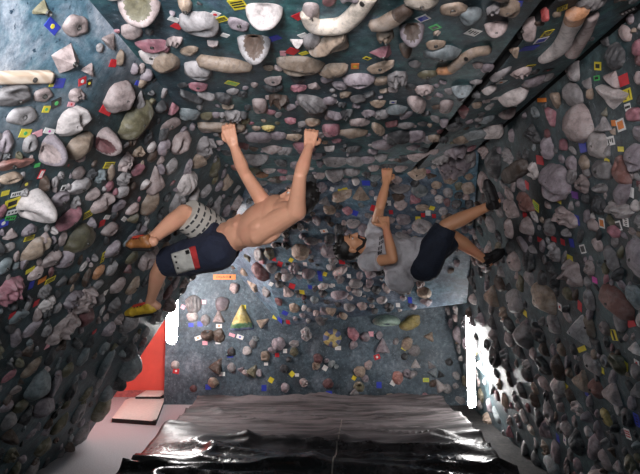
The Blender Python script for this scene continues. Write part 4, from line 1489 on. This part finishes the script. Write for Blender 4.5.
# ---- shirtless climber
rt = at(215, 247, 3.27); rootA = empty('person', rt)
tag(rootA, 'shirtless person in navy shorts with yellow shoes hanging from the ceiling holds', 'person')
shN, elN, wrN, haN = at(296, 211, 2.92), at(300, 176, 2.80), at(309, 147, 2.93), at(311.5, 131, 2.95)
shF, elF, wrF, haF = at(267, 208, 3.20), at(244, 172, 3.08), at(233.5, 145, 2.95), at(229, 131, 2.92)
hpN, hpF = at(213, 252, 3.18), at(220, 237, 3.38)
knN, anN = at(163, 263, 3.38), at(150, 302, 3.62)
knF, anF = at(184, 213, 3.18), at(147, 243, 2.97)
hcA = at(298.5, 199, 3.07)
mid = lambda a, b, t=.5: a.lerp(b, t)
B = Body()
shM, hpM = mid(shN, shF), mid(hpN, hpF)
ax = (hpM-shM).normalized(); side = (shN-shF).normalized(); fr = side.cross(ax).normalized()
if fr.z < 0: fr = -fr
chest = shM.lerp(hpM, .30) - V((0, 0, .02)); waist = shM.lerp(hpM, .68); side = (side-ax*side.dot(ax)).normalized(); fr = ax.cross(side); fr = fr if fr.z > 0 else -fr
B.ell(chest, side, ax, fr, .165, .19, .112); B.ell(waist, side, ax, fr, .132, .17, .095); B.ell(hpM, side, ax, fr, .150, .13, .105)
B.ell(shM.lerp(hpM, .12), side, ax, fr, .17, .10, .085)
for q in (-1, 1):
    B.ell(chest - ax*.03 + side*.070*q + fr*.062, side, ax, fr, .080, .075, .030)       # chest muscle
    B.cap(chest + side*.105*q - fr*.01, .055, waist + side*.075*q, .050)
    B.ell(chest - ax*.06 + side*.10*q - fr*.052, side, ax, fr, .065, .09, .032)         # shoulder blade
for k in range(3):
    for q in (-1, 1): B.ell(waist + ax*(-.07+.065*k) + side*.032*q + fr*.080, side, ax, fr, .030, .030, .016)
B.chain([(shN + ax*.0, .062), (mid(shN, elN, .35), .049), (elN, .037)]); B.chain([(elN, .037), (mid(elN, wrN, .3), .041), (wrN, .026)])
B.chain([(shF, .062), (mid(shF, elF, .35), .049), (elF, .037)]); B.chain([(elF, .037), (mid(elF, wrF, .3), .041), (wrF, .026)])
B.cap(shN, .060, shM + ax*.05, .07); B.cap(shF, .060, shM + ax*.05, .07)
B.cap(chest + side*.13, .05, shN, .05); B.cap(chest - side*.13, .05, shF, .05)
hand(B, wrN, haN-wrN, V((0, .9, .2)), -1, 1.0); hand(B, wrF, haF-wrF, V((.1, .9, .3)), 1, 1.0)
B.chain([(hpN, .095), (mid(hpN, knN, .5), .078), (knN, .056)]); B.chain([(knN, .054), (mid(knN, anN, .32) - (anN-knN).cross(V((0, 1, 0))).normalized()*.008, .056), (mid(knN, anN, .8), .036), (anN, .034)])
B.chain([(hpF, .095), (mid(hpF, knF, .5), .078), (knF, .056)]); B.chain([(knF, .054), (mid(knF, anF, .32), .056), (mid(knF, anF, .8), .036), (anF, .034)])
tN, hN = at(125, 315, 3.72), at(157, 313, 3.62); tF, hF = at(125, 246, 3.02), at(153, 250, 2.95)
B.cap(anN, .034, hN + V((0, 0, .05)), .03); B.cap(anF, .034, hF + V((0, 0, .05)), .03)
crownA, faceA = V((.38, .10, .85)), V((-.88, -.12, .38))
B.cap(shM - ax*.02, .062, hcA - crownA.normalized()*.055, .054)
eA = head(B, hcA, crownA, faceA, .98)
B.cap(chest + side*.085, .085, shN - ax*.0, .058); B.cap(chest - side*.085, .085, shF, .058); B.cap(chest + ax*.05, .105, waist + ax*.09, .098)
bodyA = B.build('body', M['skinA'], rootA, .0053, 5)
hair_cap(*eA, rootA, .98); face_parts(*eA, rootA, .98)
# shorts: navy seat and near leg, striped far leg
b = Body()
b.ell(hpM + ax*.01, side, ax, fr, .168, .11, .122)
b.cap(hpM - ax*.088, .140, hpM + ax*.02, .150, True, 24)
kn1 = mid(hpN, knN, .93)
b.cap(hpN - (knN-hpN).normalized()*.03, .128, mid(hpN, knN, .5), .122); b.cap(mid(hpN, knN, .45), .122, kn1, .098, True, 24)
shortsA = b.build('shorts', M['navy'], rootA, .008, 3, None, .016)
m, nt, bs = new_mat('striped_cloth')
tc = N(nt, 'ShaderNodeTexCoord'); axv = (knF-hpF).normalized(); acr = axv.cross((EYE-knF).normalized()).normalized()
def dotn(vec):
    d_ = N(nt, 'ShaderNodeVectorMath', operation='DOT_PRODUCT'); nt.links.new(tc.outputs['Object'], d_.inputs[0]); d_.inputs[1].default_value = vec; return d_.outputs['Value']
def wave(src, fr_, thr):
    a_ = N(nt, 'ShaderNodeMath', operation='MULTIPLY'); nt.links.new(src, a_.inputs[0]); a_.inputs[1].default_value = fr_
    s_ = N(nt, 'ShaderNodeMath', operation='SINE'); nt.links.new(a_.outputs[0], s_.inputs[0])
    g_ = N(nt, 'ShaderNodeMath', operation='GREATER_THAN'); nt.links.new(s_.outputs[0], g_.inputs[0]); g_.inputs[1].default_value = thr; return g_.outputs[0]
w1, w2 = wave(dotn(axv), 2*math.pi/.046, .62), wave(dotn(acr), 2*math.pi/.042, -.62)
mm_ = N(nt, 'ShaderNodeMath', operation='MULTIPLY'); nt.links.new(w1, mm_.inputs[0]); nt.links.new(w2, mm_.inputs[1])
nt.links.new(mixc(nt, mm_.outputs[0], (.46, .42, .37), (.03, .03, .035)), bs.inputs['Base Color']); bs.inputs['Roughness'].default_value = .85
M['stripes'] = m
b = Body(); kf = mid(hpF, knF, .95)
b.cap(hpF + (knF-hpF)*.05, .122, mid(hpF, knF, .5), .116); b.cap(mid(hpF, knF, .45), .122, kf, .112, True, 24)
sl = b.build('striped_leg', M['stripes'], rootA, .008, 3, shortsA, .012); sl['label'] = 'pale leg of the shorts with dark dashed stripes'
pp = shell_patch([(171, 254), (190, 248), (195.5, 269), (177, 274)], shortsA, rootA, shortsA, 'pocket_patch', M['offwhite']); pp['label'] = 'white patch on the shorts'
pr = shell_patch([(189.5, 247.5), (195.5, 246), (200.5, 267.5), (195.5, 269.5)], shortsA, rootA, shortsA, 'pocket_flap', M['redcloth'], .005); pr['label'] = 'red band of the patch'
for (x, y) in ((176, 256.5), (177, 262), (178.5, 267.5)):
    shell_patch([(x-.9, y-.9), (x+.9, y-.9), (x+.9, y+.9), (x-.9, y+.9)], shortsA, rootA, shortsA, 'button', M['hair'], .008, 3, 3)
shell_patch([(186, 251), (189.5, 250), (190.5, 253.5), (187, 254.5)], shortsA, rootA, shortsA, 'eyelet', M['hair'], .008, 3, 3)
shoe(rootA, hN, tN, V((.2, -.45, .9)), M['shoe_y'], M['shoe_k'], M['shoe_r'], 'yellow climbing shoe with red tongue')
shoe(rootA, hF, tF, V((.2, -.45, .9)), M['shoe_o'], M['shoe_k'], M['shoe_r'], 'ochre climbing shoe with black sole and red tongue', .80)
# ---- climber in the grey shirt
rootB = empty('person', at(418, 268, 3.95))
tag(rootB, 'dark haired person in grey t-shirt and dark shorts hanging below the right wall', 'person')
shF, elF, wrF, haF = at(374, 234, 4.02), at(380, 207, 3.80), at(386.5, 182, 3.86), at(387, 170, 3.88)
shN, elN, wrN, haN = at(368, 262, 3.74), at(393, 259, 3.58), at(386, 228, 3.66), at(383, 215, 3.72)
hpN, hpF = at(425, 266, 3.85), at(428, 254, 4.06)
knN, anN = at(446, 226, 3.80), at(491, 205, 3.74); knF, anF = at(454, 237, 4.05), at(484, 259, 4.04)
hcB = at(351, 246, 3.86)
B = Body(); shM, hpM = mid(shN, shF), mid(hpN, hpF)
def torso_axes():
    global ax, side, fr
    ax = (hpM-shM).normalized(); side = (shN-shF); side = (side-ax*side.dot(ax)).normalized(); fr = ax.cross(side); fr = fr if fr.z > 0 else -fr
torso_axes()
chest = shM.lerp(hpM, .30); waist = shM.lerp(hpM, .68)
B.ell(chest, side, ax, fr, .155, .18, .105); B.ell(waist, side, ax, fr, .13, .16, .095); B.ell(hpM, side, ax, fr, .145, .12, .105)
for (a_, e_, w_) in ((shN, elN, wrN), (shF, elF, wrF)):
    B.chain([(a_, .058), (mid(a_, e_, .35), .046), (e_, .036)]); B.chain([(e_, .036), (mid(e_, w_, .3), .040), (w_, .026)]); B.cap(a_, .056, shM + ax*.06, .07)
hand(B, wrF, haF-wrF, V((.1, .9, .3)), -1, 1.0); hand(B, wrN, haN-wrN, V((-.2, .9, .3)), 1, 1.15)
for (h_, k_, a_) in ((hpN, knN, anN), (hpF, knF, anF)):
    B.chain([(h_, .092), (mid(h_, k_, .5), .076), (k_, .055)]); B.chain([(k_, .054), (mid(k_, a_, .32), .057), (mid(k_, a_, .8), .037), (a_, .034)])
hN, tN = at(499, 207, 3.70), at(486, 178, 3.66); hF, tF = at(485, 266, 4.06), at(506, 250, 4.06)
B.cap(anN, .034, hN + (tN-hN)*.2, .032); B.cap(anF, .034, hF + (tF-hF)*.2, .032)
crownB, faceB = V((-.93, -.05, .12)), V((.22, -.38, .90))
B.cap(shM - ax*.02, .060, hcB - crownB.normalized()*.06, .052)
eB = head(B, hcB, crownB, faceB, 1.0)
B.build('body', M['skinB'], rootB, .0053, 4)
hair_cap(*eB, rootB, 1.0); face_parts(*eB, rootB, 1.0)
e = eB[0]; b = Body()
b.chain([(e(.000, -.045, -.066), .012), (e(.030, -.082, -.046), .015), (e(.066, -.096, 0), .018), (e(.030, -.082, .046), .015), (e(.000, -.045, .066), .012)])
b.chain([(e(.082, -.046, -.026), .0075), (e(.090, -.044, 0), .008), (e(.082, -.046, .026), .0075)])
for q in (-1, 1): b.cap(e(.082, -.046, .026*q), .0075, e(.068, -.086, .022*q), .010)
b.build('beard', M['hair'], rootB, .004, 2)
b = Body()
b.ell(chest - ax*.02, side, ax, fr, .172, .20, .122); b.ell(waist - fr*.035, side, ax, fr, .150, .17, .125)
b.cap(waist - ax*.05 - fr*.03, .135, waist + ax*.115 - fr*.055, .158, True, 24)
b.cap(waist - fr*.01, .142, hpM - ax*.055 - fr*.01, .152, True, 24); b.ell(waist - ax*.04 + fr*.01, side, ax, fr, .150, .13, .118); b.cap(waist + fr*.02, .142, hpM - ax*.03 + fr*.025, .152, True, 24); b.cap(chest + ax*.06 - fr*.03, .10, at(397, 281, 3.84), .085); b.cap(at(394, 279, 3.82), .075, at(404, 284, 3.86), .078); b.cap(waist - fr*.05, .125, at(401, 283, 3.98), .08)
b.cap(shN - (elN-shN)*.10, .074, mid(shN, elN, .52), .072, True, 20); b.ell(shN, side, ax, fr, .076, .076, .076)
b.cap(shF - (elF-shF)*.10, .072, mid(shF, elF, .46), .066, True, 20); b.ell(shF, side, ax, fr, .074, .074, .074)
b.cap(shN, .075, shM + ax*.06, .085); b.cap(shF, .075, shM + ax*.06, .085); b.cap(shM + ax*.03, .085, shM - ax*.045, .068, True, 20)
shirt = b.build('t_shirt', M['grey_shirt'], rootB, .008, 3, None, .022)
b = Body()
b.ell(hpM + ax*.01, side, ax, fr, .160, .12, .120)
b.cap(hpM - ax*.07, .146, hpM + ax*.03, .15, True, 24)
for (h_, k_, t_) in ((hpN, knN, .97), (hpF, knF, .95)):
    b.cap(h_, .125, mid(h_, k_, .5), .112); b.cap(mid(h_, k_, .45), .112, mid(h_, k_, t_), .088, True, 22)
b.build('shorts', M['black_cloth'], rootB, .008, 3, None, .016)
M['print'] = simple('black_print', (.015, .015, .02), .7)
for (x0, y0, ww) in ((379.5, 237, 4.6), (379, 242, 5), (378, 247.5, 4.6), (377.5, 252, 5)):
    for k in range(3):
        x = x0 + k*ww/3
        shell_patch([(x, y0-k*.9), (x+1.0, y0-k*.9-.3), (x+.8, y0-k*.9+3.0), (x-.2, y0-k*.9+3.2)], shirt, rootB, shirt, 'shirt_print', M['print'], .003, 3, 3)
shoe(rootB, hN, tN, V((-.8, -.5, .1)), M['shoe_k'], M['shoe_k'], M['shoe_k'])
shoe(rootB, hF, tF, V((-.5, -.6, .5)), M['shoe_k'], M['shoe_k'], M['shoe_k'])
# ------------------------------------------------------------------ hall light, added fill and ambient
def area(name, loc, look, sx, sy, power, c):
    l = bpy.data.lights.new(name, 'AREA'); l.shape = 'RECTANGLE'; l.size = sx; l.size_y = sy; l.energy = power; l.color = c
    o = bpy.data.objects.new(name, l); col.objects.link(o); o.location = loc
    o.rotation_euler = (V(look)-V(loc)).to_track_quat('-Z', 'Y').to_euler(); return o
area('hall_fill_light', (-.25, -1.4, 1.95), (-.25, -1.05, 2.89), 1.0, .7, 275, (1, .94, .95)); bpy.data.lights[0].spread = R(158)  # unseen hall light, tilted up so the lower walls stay dark
wall_fill = area('hall_fill_light', (-.45, -.2, 1.75), (-1.0, 1.1, 2.45), .4, .4, 24, (.90, .95, 1)); wall_fill.data.spread = R(95)  # added fill beside the camera, brightens the upper left wall
w = bpy.data.worlds.new('world'); sc.world = w; w.use_nodes = True
w.node_tree.nodes['Background'].inputs[0].default_value = (.55, .6, .7, 1); w.node_tree.nodes['Background'].inputs[1].default_value = .03
sc.view_settings.view_transform = 'Standard'; sc.view_settings.look = 'None'
sc.view_settings.exposure = 0.0; sc.view_settings.gamma = 1; sc.view_settings.use_curve_mapping = False
